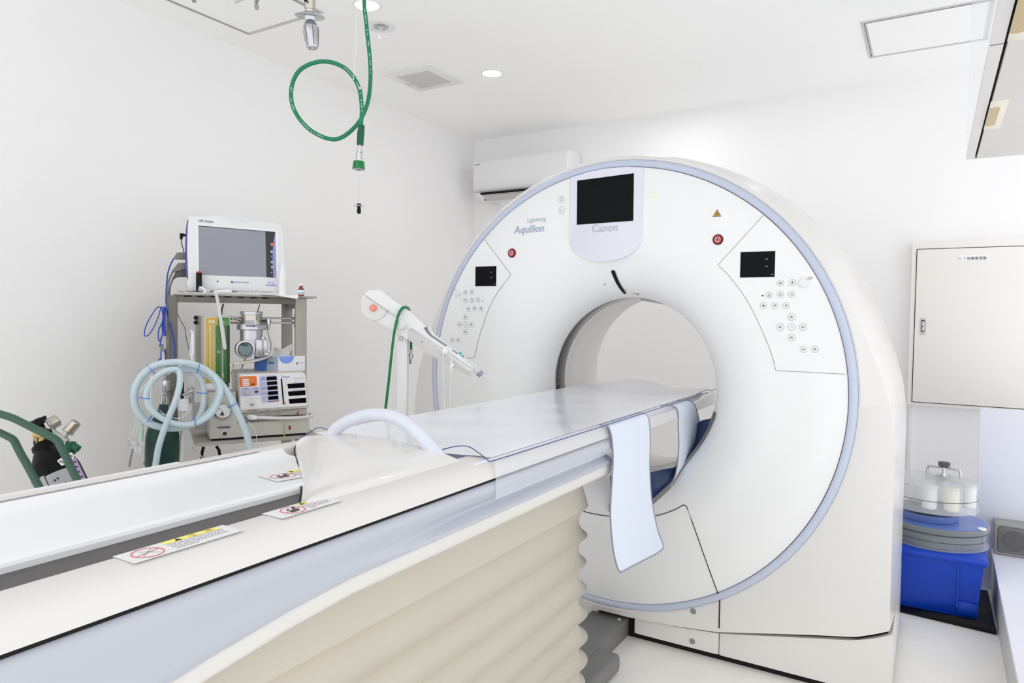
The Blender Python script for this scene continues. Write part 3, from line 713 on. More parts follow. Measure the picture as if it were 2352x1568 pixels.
def strap(name, lab, top_l, top_r, rows_px, x0, grp):
    t = thing(name, lab, 'strap', V(rows_px[-1][0]), grp)
    rows = []
    for a, c in rows_px:
        a, c = V(a), V(c); rows.append([a.lerp(c, k/6) for k in range(7)])
    L = catmull([r[0] for r in rows], 6); Rr = catmull([r[-1] for r in rows], 6)
    part('webbing', MB().grid([[a.lerp(c, k/6) for k in range(7)] for a, c in zip(L, Rr)], .003), m_strap, t, sharp=60)
    edge = L+[r for r in Rr[::-1]]
    part('edging', MB().tube(resample(edge, .004), .0024, 6, True), m_edge, t, 'grey edging')
strap('strap', 'pale blue strap hanging from the table edge in front of the scanner', 0, 0,
      [((.255, -.668, .958), (.255, -.385, .958)), ((0.284,-0.6608,0.9449), (0.284,-0.3462,0.9464)), ((0.287,-0.6386,0.8715), (0.287,-0.3249,0.8671)), ((0.292,-0.6534,0.7977), (0.292,-0.3372,0.7723)), ((0.298,-0.6758,0.7013), (0.298,-0.3264,0.6617)), ((0.304,-0.6697,0.6115), (0.304,-0.2812,0.556)), ((0.306,-0.6599,0.5771), (0.306,-0.2491,0.5149)), ((0.307,-0.6444,0.5456), (0.307,-0.2276,0.4866)), ((0.308,-0.6328,0.528), (0.308,-0.2434,0.476)), ((0.308,-0.6153,0.5135), (0.308,-0.3051,0.4787))], .284, 'pale blue table straps')
strap('strap', 'pale blue strap lying inside the scanner bore over the couch edge', 0, 0,
      [((.24, -.185, .958), (.24, .0, .958)), ((0.284,-0.0503,0.9439), (0.284,0.1433,0.9456)), ((0.286,-0.02,0.86), (0.286,0.2366,0.8733)), ((0.286,-0.0095,0.7854), (0.286,0.2613,0.796)), ((0.278,-0.0091,0.6946), (0.274,0.176,0.7289)), ((0.262,-0.0175,0.6401), (0.262,0.0788,0.6812))], .284, 'pale blue table straps')

# ================================================================== HANGING HOSE
def D(*q): return V(q)
H = thing('oxygen_hose', 'thick green hose with one loop hanging from the ceiling', 'hose', (-0.6677,-0.6739,2.4642))
path = catmull([(-.640, -.640, 2.6), (-0.6658,-0.6755,2.403), (-0.6568,-0.6753,2.2807), (-0.6426,-0.672,2.1585), (-0.6398,-0.6742,2.0667), (-0.6435,-0.6916,1.987), (-0.6598,-0.7278,1.9172), (-0.7094,-0.7713,1.8715), (-0.7812,-0.8133,1.9004), (-0.8323,-0.8412,1.9674), (-0.8449,-0.8456,2.0425), (-0.812,-0.8347,2.1072), (-0.7411,-0.8025,2.133), (-0.6691,-0.7719,2.1096), (-0.6266,-0.7487,2.0508), (-0.6129,-0.7437,1.9767), (-0.6134,-0.7468,1.9097)], 10)
part('hose', MB().tube(path, .0072, 14), m_green, H, sharp=60)
part('ceiling_outlet', MB().lathe([(.0, -.03), (.014, -.03), (.018, -.012), (.032, -.010), (.034, 0), (0, .0)], (-.640, -.640, 2.6), (0, 0, 1), 28), m_lgrey, H, sharp=30)
b = MB(); b.tube([(-0.6122,-0.746,1.9127), (-0.6123,-0.7468,1.8949), (-0.6128,-0.7473,1.8919), (-0.614,-0.75,1.8458)], [.0115, .0115, .0125, .0115], 16); part('sleeve', b, m_dgreen, H, sharp=50)
b = MB(); b.tube([(-0.614,-0.7499,1.8473), (-0.6142,-0.7506,1.8339), (-0.6142,-0.7506,1.8336), (-0.6145,-0.7513,1.8205), (-0.6144,-0.7514,1.8201), (-0.615,-0.7518,1.8175), (-0.615,-0.7518,1.8171), (-0.6151,-0.7535,1.7789)], [.006, .006, .0095, .0095, .006, .006, .012, .0125], 12); part('coupling', b, m_steel, H, sharp=30)
b = MB(); q0, q1 = V((-0.6154,-0.7533,1.7893)), V((-0.6159,-0.7547,1.7625)); ax = q1-q0
b.lathe([(.0185, 0), (.0195, .003), (.0195, .010), (.0205, .012), (.021, ax.length)], q0, ax, 28); part('collar', b, m_green2, H, sharp=30)
b = MB(); b.lathe([(.0185, 0), (.0185, .0012), (.008, .0014), (.008, .0008)], q1, ax, 24); part('collar_face', b, m_lgrey, H)
b = MB(); q = q1+ax.normalized()*.001; b.lathe([(.007, 0), (0, .0008)], q, ax, 16); part('socket', b, m_black, H)
A, B_ = V((-0.6096,-0.773,1.7921)), V((-0.5967,-0.7727,1.7529)); C_ = V((-0.5932,-0.7756,1.6382))
b = MB()
for k in range(64):
    f = k/63; q = (A.lerp(B_, f/.24) if f < .24 else B_.lerp(C_, (f-.24)/.76)); b.lathe([(0, -.0011), (.0011, 0), (0, .0011)], q, (0, 0, 1), 6)
b.tube([A, B_, C_], .0004, 4); part('bead_chain', b, m_lgrey, H)
b = MB(); b.lathe([(.0, .004), (.0075, .003), (.0085, -.003), (.006, -.006), (.006, -.016), (.0078, -.018), (.0065, -.022), (.0072, -.024), (.005, -.030), (0, -.030)], C_, (0, 0, 1), 20); part('plug', b, m_black, H, sharp=30)
b = MB(); b.lathe([(.004, .0), (.0165, -.0005), (.0165, -.0022), (.004, -.003)], C_+V((0, 0, -.003)), (0, 0, 1), 24); part('washer', b, m_steel, H)
b = MB(); q0, q1 = V((-0.6212,-0.7459,2.042)), V((-0.6171,-0.7438,2.0331)); b.tube([q0, q1], .0082, 14); part('clip', b, m_lgrey, H)
b = MB(); b.tube(catmull([(-0.6178,-0.7536,2.0319), (-0.6254,-0.7583,2.0303), (-0.6332,-0.7627,2.0361), (-0.6347,-0.7632,2.045), (-0.6297,-0.7601,2.048), (-0.627,-0.7587,2.0421), (-0.6319,-0.762,2.0347)], 4), .0009, 6); part('hook', b, m_steel, H)
# printed dashes on the hose
b = MB(); toC = V(CAM)
def dash(q, t, L, w):
    q, t = V(q), V(t).normalized(); v = (toC-q).normalized(); v = (v-t*v.dot(t)).normalized(); s = t.cross(v); c = q+v*.0076
    b.add([c-t*L-s*w, c+t*L-s*w, c+t*L+s*w, c-t*L+s*w], [(0, 1, 2, 3)])
pp = resample(path, .006)
for a0, a1 in ((.18, .27), (.285, .34), (.55, .62), (.64, .70), (.86, .97)):
    for i in range(int(a0*len(pp)), int(a1*len(pp))):
        if random.random() < .62 and i+1 < len(pp): dash(pp[i], pp[i+1]-pp[i], .0016+.0010*random.random(), .0009+.0008*random.random())
part('printing', b, mat('pale_green_print', (190, 226, 206), .6), H)
b = MB(); b.tube([(-0.6224,-0.7556,2.3758), (-0.6231,-0.7675,2.1104), (-0.6256,-0.7708,2.0691)], .0006, 5); b.tube([(-0.6224,-0.7556,2.3758), (-.62, -.62, 2.6)], .0006, 5); b.lathe([(0, .006), (.002, .0), (0, -.006)], (-0.6256,-0.7708,2.0661), (0, 0, 1), 8)
solo('pull_cord', b, m_paper, 'thin white cord hanging beside the green hose', 'cord')

# ================================================================== EXAMINATION LAMP (top left, mostly above the frame)
L_ = thing('examination_lamp', 'ceiling lamp with metal pull handle and disc flange at the top edge', 'medical lamp', (-0.35,-1.2513,2.2463))
b = MB(); q0 = V((-0.3228,-1.2441,2.0331)); q1 = V((-0.3136,-1.242,1.9523)); ax = q1-q0; h = ax.length
b.lathe([(.0095, -.008), (.0092, .03*h), (.0098, .09*h), (.0135, .17*h), (.0178, .26*h), (.0195, .34*h), (.0194, .42*h), (.0172, .66*h), (.0143, .95*h), (.0125, .985*h), (.006, .99*h), (.0055, 1.02*h), (0, 1.025*h)], q0, ax, 40)
part('handle', b, mat('polished_aluminium', (190, 190, 194), .16, 1., var=.05), L_, 'fluted metal grip', sharp=50)
for k in range(6):
    a = 2*PI*k/6; axn = ax.normalized(); x = axn.cross(V((0, 0, 1)) if abs(axn.z) < .9 else V((1, 0, 0))).normalized(); y = axn.cross(x); dd = x*math.cos(a)+y*math.sin(a)
    part('flute', MB().tube([q0+ax*.30+dd*.0188, q0+ax*.42+dd*.0193, q0+ax*.66+dd*.0171, q0+ax*.94+dd*.0143], [.0008, .0016, .0018, .0012], 8), m_grey, L_)
qf = V((-0.3226,-1.2436,2.041)); axf = V((-.13, .12, -1)).normalized()
b = MB(); b.lathe([(.011, -.006), (.018, -.004), (.0375, .0035), (.0385, .006), (.0365, .007), (.016, .006), (.010, .03)], qf, axf, 48); part('flange', b, m_alu, L_, sharp=30)
b = MB(); b.lathe([(.0125, 0), (.0125, .012), (.0145, .0125), (.0145, .055), (.017, .056), (.017, .09)], qf, -axf, 28); part('neck', b, m_nickel, L_, sharp=30)
b = MB(); q = V((-0.3137,-1.2664,2.0656)); v = (toC-q).normalized(); b.lathe([(.004, 0), (.004, .003), (0, .003)], q, v, 12); part('neck_screw', b, m_black, L_)
b = MB(); qh = V((-0.4464,-1.2394,2.2433)); b.lathe([(0, .012), (.10, .010), (.155, .004), (.165, -.006), (.16, -.04), (.06, -.06), (0, -.06)], qh, (.05, -.02, -1), 48); part('lamp_head', b, m_white, L_, sharp=30)
b = MB(); b.tube([qf-axf*.08, qh], .018, 14); part('arm', b, m_nickel, L_)
for q, v2 in (((-0.4406,-1.3141,2.056), (-0.4598,-1.3013,2.0783)), ((-0.672,-1.3341,2.1163), (-0.6961,-1.324,2.1443))):
    b = MB(); q, v2 = V(q), V(v2); b.lathe([(.006, 0), (.0062, .008), (.0045, .009), (.0045, .03)], q, v2-q, 12); part('knob', b, m_nickel, L_)
b = MB(); b.prism([(-0.523,-1.3158,2.0842), (-0.494,-1.3098,2.0892), (-0.4947,-1.3092,2.1121), (-0.5237,-1.3152,2.1072)], (.0, -.006, .0)); b.tube([(-0.5127,-1.3088,2.1027), qh], .008, 8); part('bracket', b, m_lgrey, L_)
b = MB(); b.tube([(-0.4598,-1.3013,2.0783), qh], .005, 8); b.tube([(-0.6961,-1.324,2.1443), qh], .005, 8); part('knob_stem', b, m_line, L_)
b = MB(); b.tube([qh-V((.05, -.02, -1)).normalized()*.03, V((qh.x, qh.y, ZC))], .03, 16); part('ceiling_tube', b, m_white, L_)

# ================================================================== OVERHEAD CABINET (top right)
zc = 1.90
O_ = thing('wall_cabinet', 'overhead cabinet with recessed beige pulls and clear side at the upper right corner', 'cabinet', (1.4, -.1, zc))
cx0, cx1, cy0, cy1 = 1.172, 1.995, -1.35, .715
b = MB(); b.prism([(cx0, cy0, zc), (cx0+.026, cy0, zc), (cx0+.026, cy1, zc), (cx0, cy1, zc)], (0, 0, .02)); part('bottom_rail', b, m_cab, O_)
b = MB(); b.box((cx0, -.60, zc-.0006), (cx0+.026, -.594, zc+.002)); part('rail_joint', b, m_line, O_)
b = MB(); b.box((cx0+.025, cy0, zc+.012), (cx0+.045, cy1-.02, zc+.03)); part('shadow_gap', b, m_dark, O_)
b = MB(); b.box((cx0+.033, cy0, zc-.002), (cx1, cy1-.022, zc+.012), .002); d = part('door', b, m_cab, O_)
b = MB(); b.box((cx0+.03, cy1-.022, zc-.001), (cx1, cy1-.0195, zc+.004)); part('edge_line', b, m_line, O_)
b = MB(); b.box((cx0+.026, cy1-.019, zc), (cx1, cy1, zc+.02)); part('end_rail', b, m_cab, O_)
b = MB(); b.box((cx0, cy0, zc+.02), (cx0+.004, cy1, ZC)); part('side_panel', b, m_clear2, O_, 'clear side panel')
for y0, y1 in ((-.12, .215), (-1.15, -.62)):
    b = MB(); w = .043; b.box((cx0+.030, y0, zc-.006), (cx0+.030+w, y1, zc-.001), .002)
    hd = part('pull', b, mat('ivory_pull', (236, 230, 214), .4), d)
    b = MB(); b.prism([(x, y, zc-.0064) for x, y in rrect(cx0+.0302, cx0+.030+w*.62, y0+.06, y1-.05, .010)], (0, 0, .003)); part('recess', b, m_goldpull, hd)

# ================================================================== ANAESTHESIA CART AND WHAT STANDS ON IT
TH = 1.029691
CU, CB = V((math.cos(TH), math.sin(TH), 0)), V((-math.sin(TH), math.cos(TH), 0))
CO = V((-1.42, -.62, 0))
CF = Matrix(((CU.x, CB.x, 0, CO.x), (CU.y, CB.y, 0, CO.y), (0, 0, 1, 0), (0, 0, 0, 1)))
def W(q): return CF @ V(q)
def cmb(): return MB(CF)
def facep(pts, b=None, h=.0006):      # flat patch on a face turned to the cart's front
    b = b or cmb(); n = len(pts); b.add(list(pts), [tuple(range(n))]); return b
def ctext(name, s, par, m, a, c, bold=0., shear=0., hs=None):   # lettering between two cart points
    a, c = V(a), V(c); return text(name, s, par, m, W(a), CU*(c.x-a.x)+V((0, 0, c.z-a.z)), (0, 0, 1), (c-a).length, shear, bold, .0008, hscale=hs)
CT = thing('equipment_cart', 'grey metal equipment cart with shelf and posts against the left wall', 'cart', W((.02, .17, 0)))
p0, p1, p2, p3 = V((-0.2636,0,1.3129)), V((-0.2304,0,1.3136)), V((0.2335,0,1.3049)), V((0.2818,0,1.3058))
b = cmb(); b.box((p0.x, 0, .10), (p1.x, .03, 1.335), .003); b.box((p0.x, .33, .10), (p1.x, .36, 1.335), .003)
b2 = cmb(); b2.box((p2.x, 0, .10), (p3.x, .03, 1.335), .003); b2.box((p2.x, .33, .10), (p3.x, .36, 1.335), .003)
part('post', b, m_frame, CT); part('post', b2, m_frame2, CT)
zb0, zb1 = .0, .0
b = cmb(); b.box((p1.x, .002, (-0.0131,0,1.3075)[2]), (p3.x-.01, .028, 1.334), .002); b.box((p0.x, .03, 1.29), (p0.x+.03, .33, 1.334)); b.box((p3.x-.03, .03, 1.29), (p3.x, .33, 1.334)); part('top_rail', b, m_frame, CT)
b = cmb()
for cx in (440, 650, 860, 1095, 1305, 1515, 1705): q = V((-0.2901,0,1.3327)); 
for q in ((-0.1931,0,1.3355), (-0.1451,0,1.3354), (-0.0942,0,1.336), (-0.0408,0,1.336), (0.0094,0,1.3355), (0.0604,0,1.3355), (0.1061,0,1.3353)): b.box((q[0]-.0135, -.0006, q[2]-.0055), (q[0]+.0135, .003, q[2]-.0005))
part('slot', b, m_dark, CT)
b = cmb(); b.box((p0.x+.025, -.010, 1.336), (.322, .40, 1.344), .002); part('shelf', b, m_frame2, CT)
lz = (-0.1752,-0.12,0.7363)[2]
b = cmb(); b.box(((-0.1752,-0.12,0.7363)[0], -.12, lz), (.31, .38, lz+.012), .002); part('shelf', b, m_frame2, CT)
b = cmb(); b.box((p0.x, 0, .2), (p3.x, .36, .22), .002); part('shelf', b, m_frame, CT)
for x in (p0.x+.015, p3.x-.015):
    for y in (.015, .345):
        b = cmb(); b.lathe([(.022, -.012), (.045, -.01), (.048, 0), (.045, .01), (.022, .012)], (x, y, .048), (1, 0, 0), 24); b.tube([(x, y, .05), (x, y, .11)], .012, 10); part('caster', b, m_dgrey, CT)
b = cmb(); b.box((-0.162,0.04,1.0297), ((-0.1424,0.04,1.2538)[0], .06, (-0.1424,0.04,1.2538)[2])); part('mount_bar', b, m_frame2, CT)
b = cmb()
for y in (310, 395): 
    z = (-0.1648,0.035,1.2444)[2] if y == 310 else (-0.1649,0.035,1.2248)[2]
    b.lathe([(.0, -.004), (.008, -.003), (.009, .006)], ((-0.1648,0.035,1.2444)[0]+.004, .036, z), (0, 1, 0), 16)
part('rod_cap', b, m_black, CT)
b = cmb(); z1, z2 = (0.1782,0.05,1.2459)[2], (0.1782,0.05,1.2255)[2]
for z in (z1, z2): b.tube([((-0.1418,0.05,1.2445)[0], .05, z), ((0.2565,0.05,1.2487)[0], .05, z)], .0042, 12)
part('rod', b, m_steel, CT)
b = cmb(); b.box(((0.2383,0.03,1.2487)[0], .03, z2-.02), ((0.2718,0.03,1.249)[0], .07, z1+.02), .002); part('rod_clamp', b, m_frame2, CT)
b = cmb(); b.box((-.11, -.1, .40), (-.085, .0, .42)); b.tube([(-0.1841,-0.1,0.7329), (-0.1742,-0.1,0.7171), (-0.1573,-0.1,0.7026), (-0.1459,-0.1,0.6804)], .0025, 6)
part('chain', b, m_lgrey, CT)
b = cmb(); b.tube([(-0.1394,-0.05,0.7198), (-0.1453,-0.05,0.6948), (-0.1483,-0.05,0.6456)], .006, 8); part('cable', b, m_black, CT); b = cmb(); b.tube([(-0.0894,-0.03,0.7158), (-0.0791,-0.03,0.6972), (-0.0732,-0.03,0.6512)], .006, 8); part('cable', b, m_black, CT)
b = cmb(); b.tube([(-0.0393,0.2,1.3057), (-0.0461,0.2,1.281), (-0.0473,0.2,1.2565)], .0035, 8); part('cable', b, m_dgrey, CT); b = cmb(); b.tube([(0.1132,0.2,1.3062), (0.1042,0.2,1.2747), (0.078,0.2,1.1728), (0.052,0.2,1.0628), (0.052,0.2,1.0628), (0.0332,0.2,1.0096), (0.0286,0.2,0.9938)], .0022, 8); part('cable', b, m_dgrey, CT)
b = cmb(); b.tube(catmull([(-0.2269,0.1,1.2615), (-0.2181,0.1,1.236), (-0.2003,0.1,1.2005), (-0.1933,0.1,1.1528), (-0.1826,0.1,1.105)], 6), .0013, 6); part('cable', b, m_black, CT)

# ---- patient monitor
MO = thing('patient_monitor', 'white patient monitor with grey blank screen on top of the cart', 'monitor', W((0, .09, 1.344)))
out = [(-0.184,0.028,1.3513), (-0.1942,0.028,1.3815), (-0.1979,0.028,1.4388), (-0.1982,0.028,1.5285), (-0.1964,0.028,1.6058), (-0.1926,0.028,1.6458), (-0.188,0.028,1.6586), (-0.1762,0.028,1.6632), (-0.0648,0.028,1.6687), (0.0483,0.028,1.668), (0.1655,0.028,1.6578), (0.1778,0.028,1.6497), (0.1821,0.028,1.6321), (0.1899,0.028,1.5295), (0.1926,0.028,1.4554), (0.1876,0.028,1.3888), (0.1735,0.028,1.3632), (0.148,0.028,1.3606)]
zmin = 1.3445
out = [(q[0], q[1], max(q[2], zmin)) for q in out]
b = cmb(); b.prism(out, (0, .11, 0), .010, 3, False); part('housing', b, m_white, MO, sharp=45)
b = cmb(); b.prism([(-0.288,0.028,1.6801), (-0.2878,0.028,1.6798), (-0.2875,0.028,1.6801)], (0, .001, 0)) if False else None
b = cmb(); b.prism([(-0.0507,0.0265,1.6671), (-0.0365,0.0265,1.6575), (-0.0126,0.0265,1.6529), (0.0188,0.0265,1.6525), (0.0481,0.0265,1.6562), (0.0653,0.0265,1.6627), (0.0677,0.0265,1.6659)], (0, .003, 0)); part('carry_grip', b, mat('grip_white', (226, 227, 229), .35), MO)
b = cmb(); b.prism([(-0.1922,0.0272,1.647), (-0.1973,0.0272,1.6056), (-0.2001,0.0272,1.5284), (-0.1996,0.0272,1.4636), (-0.1971,0.0272,1.4139), (-0.1908,0.0272,1.3971), (-0.1907,0.0272,1.4141), (-0.194,0.0272,1.5287), (-0.1916,0.0272,1.6135)], (0, .03, 0)); part('side_strip', b, mat('violet_blue_plastic', (78, 84, 150), .4), MO)
b = cmb(); b.prism([(-0.1603,0.0275,1.6312), (0.1617,0.0275,1.6254), (0.167,0.0275,1.4186), (-0.1541,0.0275,1.4193)], (0, .002, 0)); part('bezel', b, m_paper, MO)
b = cmb(); b.prism([(-0.1519,0.0268,1.6242), (0.1114,0.0268,1.6192), (0.116,0.0268,1.4216), (-0.1493,0.0268,1.4217)], (0, .002, 0)); sc = part('screen', b, m_lcd, MO, 'blank grey screen')
b = cmb(); facep([(-0.1519,0.0262,1.6242), (0.1521,0.0262,1.6183), (0.1521,0.0262,1.6157), (-0.152,0.0262,1.6212)], b); part('screen_edge', b, m_ink, MO)
b = cmb(); b.prism([(0.1114,0.0266,1.6192), (0.1522,0.0266,1.6183), (0.1566,0.0266,1.421), (0.116,0.0266,1.4216)], (0, .002, 0)); ks = part('key_strip', b, mat('dark_key_strip', (44, 48, 56), .35), MO)
b = cmb(); facep([(0.1524,0.0262,1.6128), (0.1471,0.0262,1.5901), (0.1438,0.0262,1.5637), (0.1415,0.0262,1.5268), (0.1416,0.0262,1.4794), (0.1447,0.0262,1.4214), (0.1568,0.0262,1.421)], b); part('violet_band', b, mat('violet_print', (146, 148, 214), .4), ks)
for q, r, m in (((0.1387,0.026,1.5633), .0068, m_orange), ((0.1375,0.026,1.5323), .0055, m_lgrey), ((0.1375,0.026,1.5113), .0052, mat('teal_key', (70, 130, 140), .4)), ((0.139,0.026,1.4877), .0055, m_lgrey), ((0.1395,0.026,1.4657), .0055, m_lgrey), ((0.1375,0.026,1.4429), .003, m_lgrey)):
    b = cmb(); b.lathe([(r, .0), (r*.9, -.0018), (r*.45, -.0018), (r*.4, -.0012), (0, -.0012)], q, (0, 1, 0), 20); part('key', b, m, ks)
ctext('lettering', 'Life Scope', MO, m_ink, (-0.1507,0.027,1.6401), (-0.0943,0.027,1.64), .004)
ctext('lettering', 'NIHON KOHDEN', MO, m_navy, (-0.0147,0.027,1.3933), (0.0441,0.027,1.394), .006)
b = cmb(); facep([(-0.0265,0.0268,1.4004), (-0.0172,0.0268,1.4002), (-0.0172,0.0268,1.3917), (-0.0265,0.0268,1.3919)], b); part('emblem', b, m_navy, MO)
b = cmb(); facep([(-0.0244,0.0262,1.3948), (-0.0206,0.0262,1.3975), (-0.0187,0.0262,1.3991), (-0.0196,0.0262,1.3965), (-0.0235,0.0262,1.393)], b); part('emblem', b, m_paper, MO)
b = cmb(); facep([(0.1138,0.0268,1.3901), (0.1575,0.0268,1.3899), (0.1575,0.0268,1.3857), (0.1138,0.0268,1.3859)], b); facep([(0.1221,0.0268,1.4035), (0.1261,0.0268,1.401), (0.1321,0.0268,1.4017), (0.1342,0.0268,1.4034), (0.1331,0.0268,1.3944), (0.1316,0.0268,1.3991), (0.1266,0.0268,1.3984), (0.1256,0.0268,1.3941)], b); facep([(0.1407,0.0268,1.4004), (0.1438,0.0268,1.399), (0.1473,0.0268,1.3927), (0.1407,0.0268,1.3931)], b); part('animal_mark', b, mat('periwinkle_print', (128, 138, 206), .5), MO)
b = cmb(); q = V((-0.0784,0.0275,1.3973)); b.lathe([(.0032, 0), (0, -.0008)], q, (0, 1, 0), 14); part('sensor', b, m_black, MO)
b = cmb(); b.prism([(-0.2423,0.06,1.4898), (-0.2309,0.06,1.5102), (-0.2207,0.06,1.5127), (-0.1967,0.06,1.5135), (-0.1968,0.06,1.4854), (-0.2339,0.06,1.484)], (0, .03, 0), .003); part('plug', b, m_gcable, MO)
b = cmb(); b.prism([(-0.2474,0.06,1.4389), (-0.2258,0.06,1.4694), (-0.1969,0.06,1.472), (-0.197,0.06,1.443), (-0.2141,0.06,1.4436), (-0.2357,0.06,1.4301)], (0, .03, 0), .003); part('plug', b, m_gcable, MO)
b = cmb(); b.prism([(-0.2355,0.065,1.4303), (-0.2139,0.065,1.4438), (-0.1967,0.065,1.4433), (-0.1968,0.065,1.413), (-0.2322,0.065,1.4117), (-0.2425,0.065,1.3987), (-0.2481,0.065,1.4048)], (0, .03, 0), .003); part('plug', b, m_dgrey, MO)
b = cmb(); b.prism([(-0.2192,0.06,1.5904), (-0.2101,0.06,1.5923), (-0.1976,0.06,1.5889), (-0.1976,0.06,1.5801), (-0.2079,0.06,1.5807), (-0.2086,0.06,1.5668), (-0.2186,0.06,1.5675)], (0, .014, 0), .002); b.tube(catmull([(-0.2133,0.067,1.5684), (-0.2127,0.067,1.5534), (-0.2077,0.067,1.5336), (-0.2026,0.067,1.5125)], 5), .0018, 6); part('plug', b, m_black, MO)
b = cmb()
for pts, r in (([(-0.2418,0.075,1.4871), (-0.2543,0.075,1.4589), (-0.2646,0.075,1.4184), (-0.2694,0.075,1.3631), (-0.2707,0.075,1.3179), (-0.2702,0.06,1.2978), (-0.2661,0.03,1.2516), (-0.2572,-0.012,1.2103), (-0.2455,-0.012,1.1571), (-0.2412,-0.012,1.1113), (-0.2414,-0.012,1.0731)], .0028),): b.tube(catmull(pts, 6), r, 8)
part('blue_cable', b, m_cable, MO)
b = cmb()
for pts, r in (([(-0.2431,0.075,1.4368), (-0.2545,0.075,1.4112), (-0.2637,0.075,1.3758), (-0.265,0.075,1.3381), (-0.265,0.06,1.3134), (-0.2658,0.04,1.2516), (-0.2679,0,1.1796), (-0.2677,0,1.069)], .0038), ([(-0.2453,0.08,1.4017), (-0.2545,0.08,1.3737), (-0.2581,0.08,1.3384), (-0.2608,0.06,1.3057), (-0.2603,0.04,1.2516), (-0.2631,0,1.1796), (-0.2636,0,1.069)], .0038)): b.tube(catmull(pts, 6), r, 8)
part('grey_cable', b, m_gcable, MO)
# ---- coiled blue lead on the post
b = cmb()
b.tube(catmull([(-0.2772,-0.01,1.2865), (-0.2925,-0.015,1.2847), (-0.3044,-0.02,1.2845), (-0.3279,-0.02,1.2475), (-0.3446,-0.02,1.21), (-0.3507,-0.02,1.1783), (-0.3455,-0.02,1.1704), (-0.3315,-0.02,1.1801), (-0.313,-0.02,1.2139), (-0.2995,-0.02,1.2515), (-0.2926,-0.015,1.2779), (-0.284,-0.01,1.2875)], 6), .0021, 7)
for dx in (238, 252, 264, 274): pass
for pts in ([(-0.2881,-0.012,1.2818), (-0.2842,-0.012,1.2517), (-0.287,-0.012,1.2252), (-0.2979,-0.012,1.1988), (-0.3014,-0.012,1.1686), (-0.2965,-0.012,1.1497), (-0.2879,-0.012,1.1761), (-0.2823,-0.012,1.229), (-0.2813,-0.012,1.2819)], [(-0.2794,-0.016,1.2857), (-0.2816,-0.016,1.2366), (-0.2806,-0.016,1.1706)], [(-0.2752,-0.01,1.2865), (-0.2768,-0.01,1.2366), (-0.2757,-0.01,1.1704)], [(-0.2878,-0.016,1.2253), (-0.2866,-0.016,1.18), (-0.2932,-0.016,1.1461), (-0.2956,-0.016,1.1291), (-0.2865,-0.016,1.1385)], [(-0.2826,-0.02,1.2781), (-0.2784,-0.02,1.2292), (-0.2787,-0.02,1.1688)], [(-0.2923,-0.016,1.1083), (-0.2912,-0.016,1.0705)], [(-0.276,-0.012,1.1193), (-0.2849,-0.012,1.0929), (-0.3002,-0.012,1.0742), (-0.3032,-0.012,1.0644)], [(-0.276,-0.012,1.1155), (-0.2748,-0.012,1.0699)]): b.tube(catmull(pts, 5), .0024, 7)
CBL = solo('coiled_lead', b, m_cable, 'coiled blue lead hanging on the left post of the cart', 'cable')
b = cmb(); b.prism([(-0.2935,-0.03,1.1354), (-0.2811,-0.03,1.1353), (-0.2825,-0.03,1.1089), (-0.2946,-0.03,1.1091)], (0, .015, 0), .003); part('plug', b, m_gcable, CBL)
b = cmb(); b.tube([(-0.2844,-0.025,1.12), (-0.2853,-0.025,1.0728)], .0045, 8); part('sleeve', b, m_clear2, CBL)
# ---- small things on the top shelf
SB = thing('call_button', 'black upright call button with red top on the shelf before the monitor', 'button', W((-0.1511,0.005,1.3534)))
b = cmb(); q = V((-0.1509,0.005,1.3534)); h = (-0.1507,0.005,1.4284)[2]-q.z; b.lathe([(.0135, 0), (.0115, .002), (.0112, h)], q, (0, 0, 1), 24); part('body', b, m_black, SB)
b = cmb(); b.lathe([(.0095, 0), (.0085, .004), (.005, .0065), (0, .0075)], q+V((0, 0, h)), (0, 0, 1), 20); part('cap', b, mat('bright_red', (206, 44, 30), .3), SB)
VI = thing('vial', 'brown glass vial with white cap on the right end of the shelf', 'bottle', W((0.2562,0,1.3528)))
q = V((0.2567,0,1.3534)); q.z = 1.3442; k = ((0.2566,0,1.4088)[2]-q.z)/.0285
b = cmb(); b.lathe([(1.75*r_, 1.75*h_) for r_, h_ in [(.0075, 0), (.0078, .001), (.0078, .016), (.0045, .021), (.0042, .0255)]], q, (0, 0, 1), 24); b2 = b; part('glass', b, m_amber, VI)
b = cmb(); b.lathe([(1.75*r_, 1.75*h_) for r_, h_ in [(.0080, .004), (.0080, .0145)]], q, (0, 0, 1), 24, cap=False); part('label', b, m_paper, VI)
b = cmb(); b.lathe([(1.75*r_, 1.75*h_) for r_, h_ in [(.0082, .0055), (.0082, .009)]], q, (0, 0, 1), 24, cap=False); part('label', b, mat('sky_print', (150, 196, 240), .5), VI)
b = cmb(); b.lathe([(1.75*r_, 1.75*h_) for r_, h_ in [(.0052, .0255), (.0055, .026), (.0055, .0305), (.005, .0312), (0, .0313)]], q, (0, 0, 1), 20); part('cap', b, m_paper, VI)
SQ = thing('squeeze_bottle', 'white squeeze bottle with nozzle cap standing right of the monitor', 'bottle', W((0.1777,0,1.3613)))
q = V((0.1768,-0.005,1.3606)); q.z = 1.3442; h1 = (0.1767,-0.005,1.4478)[2]-q.z; h2 = (0.1767,-0.005,1.47)[2]-q.z; h3 = (0.1767,-0.005,1.4936)[2]-q.z
b = cmb(); b.lathe([(.0135, 0), (.0148, .003), (.0148, h1-.004), (.012, h1)], q, (0, 0, 1), 28); part('body', b, m_paper, SQ)
b = cmb(); b.lathe([(.0105, h1), (.0105, h2-.002), (.009, h2), (.0055, h2+.001), (.0052, h3)], q, (0, 0, 1), 24); part('cap', b, m_paper, SQ)
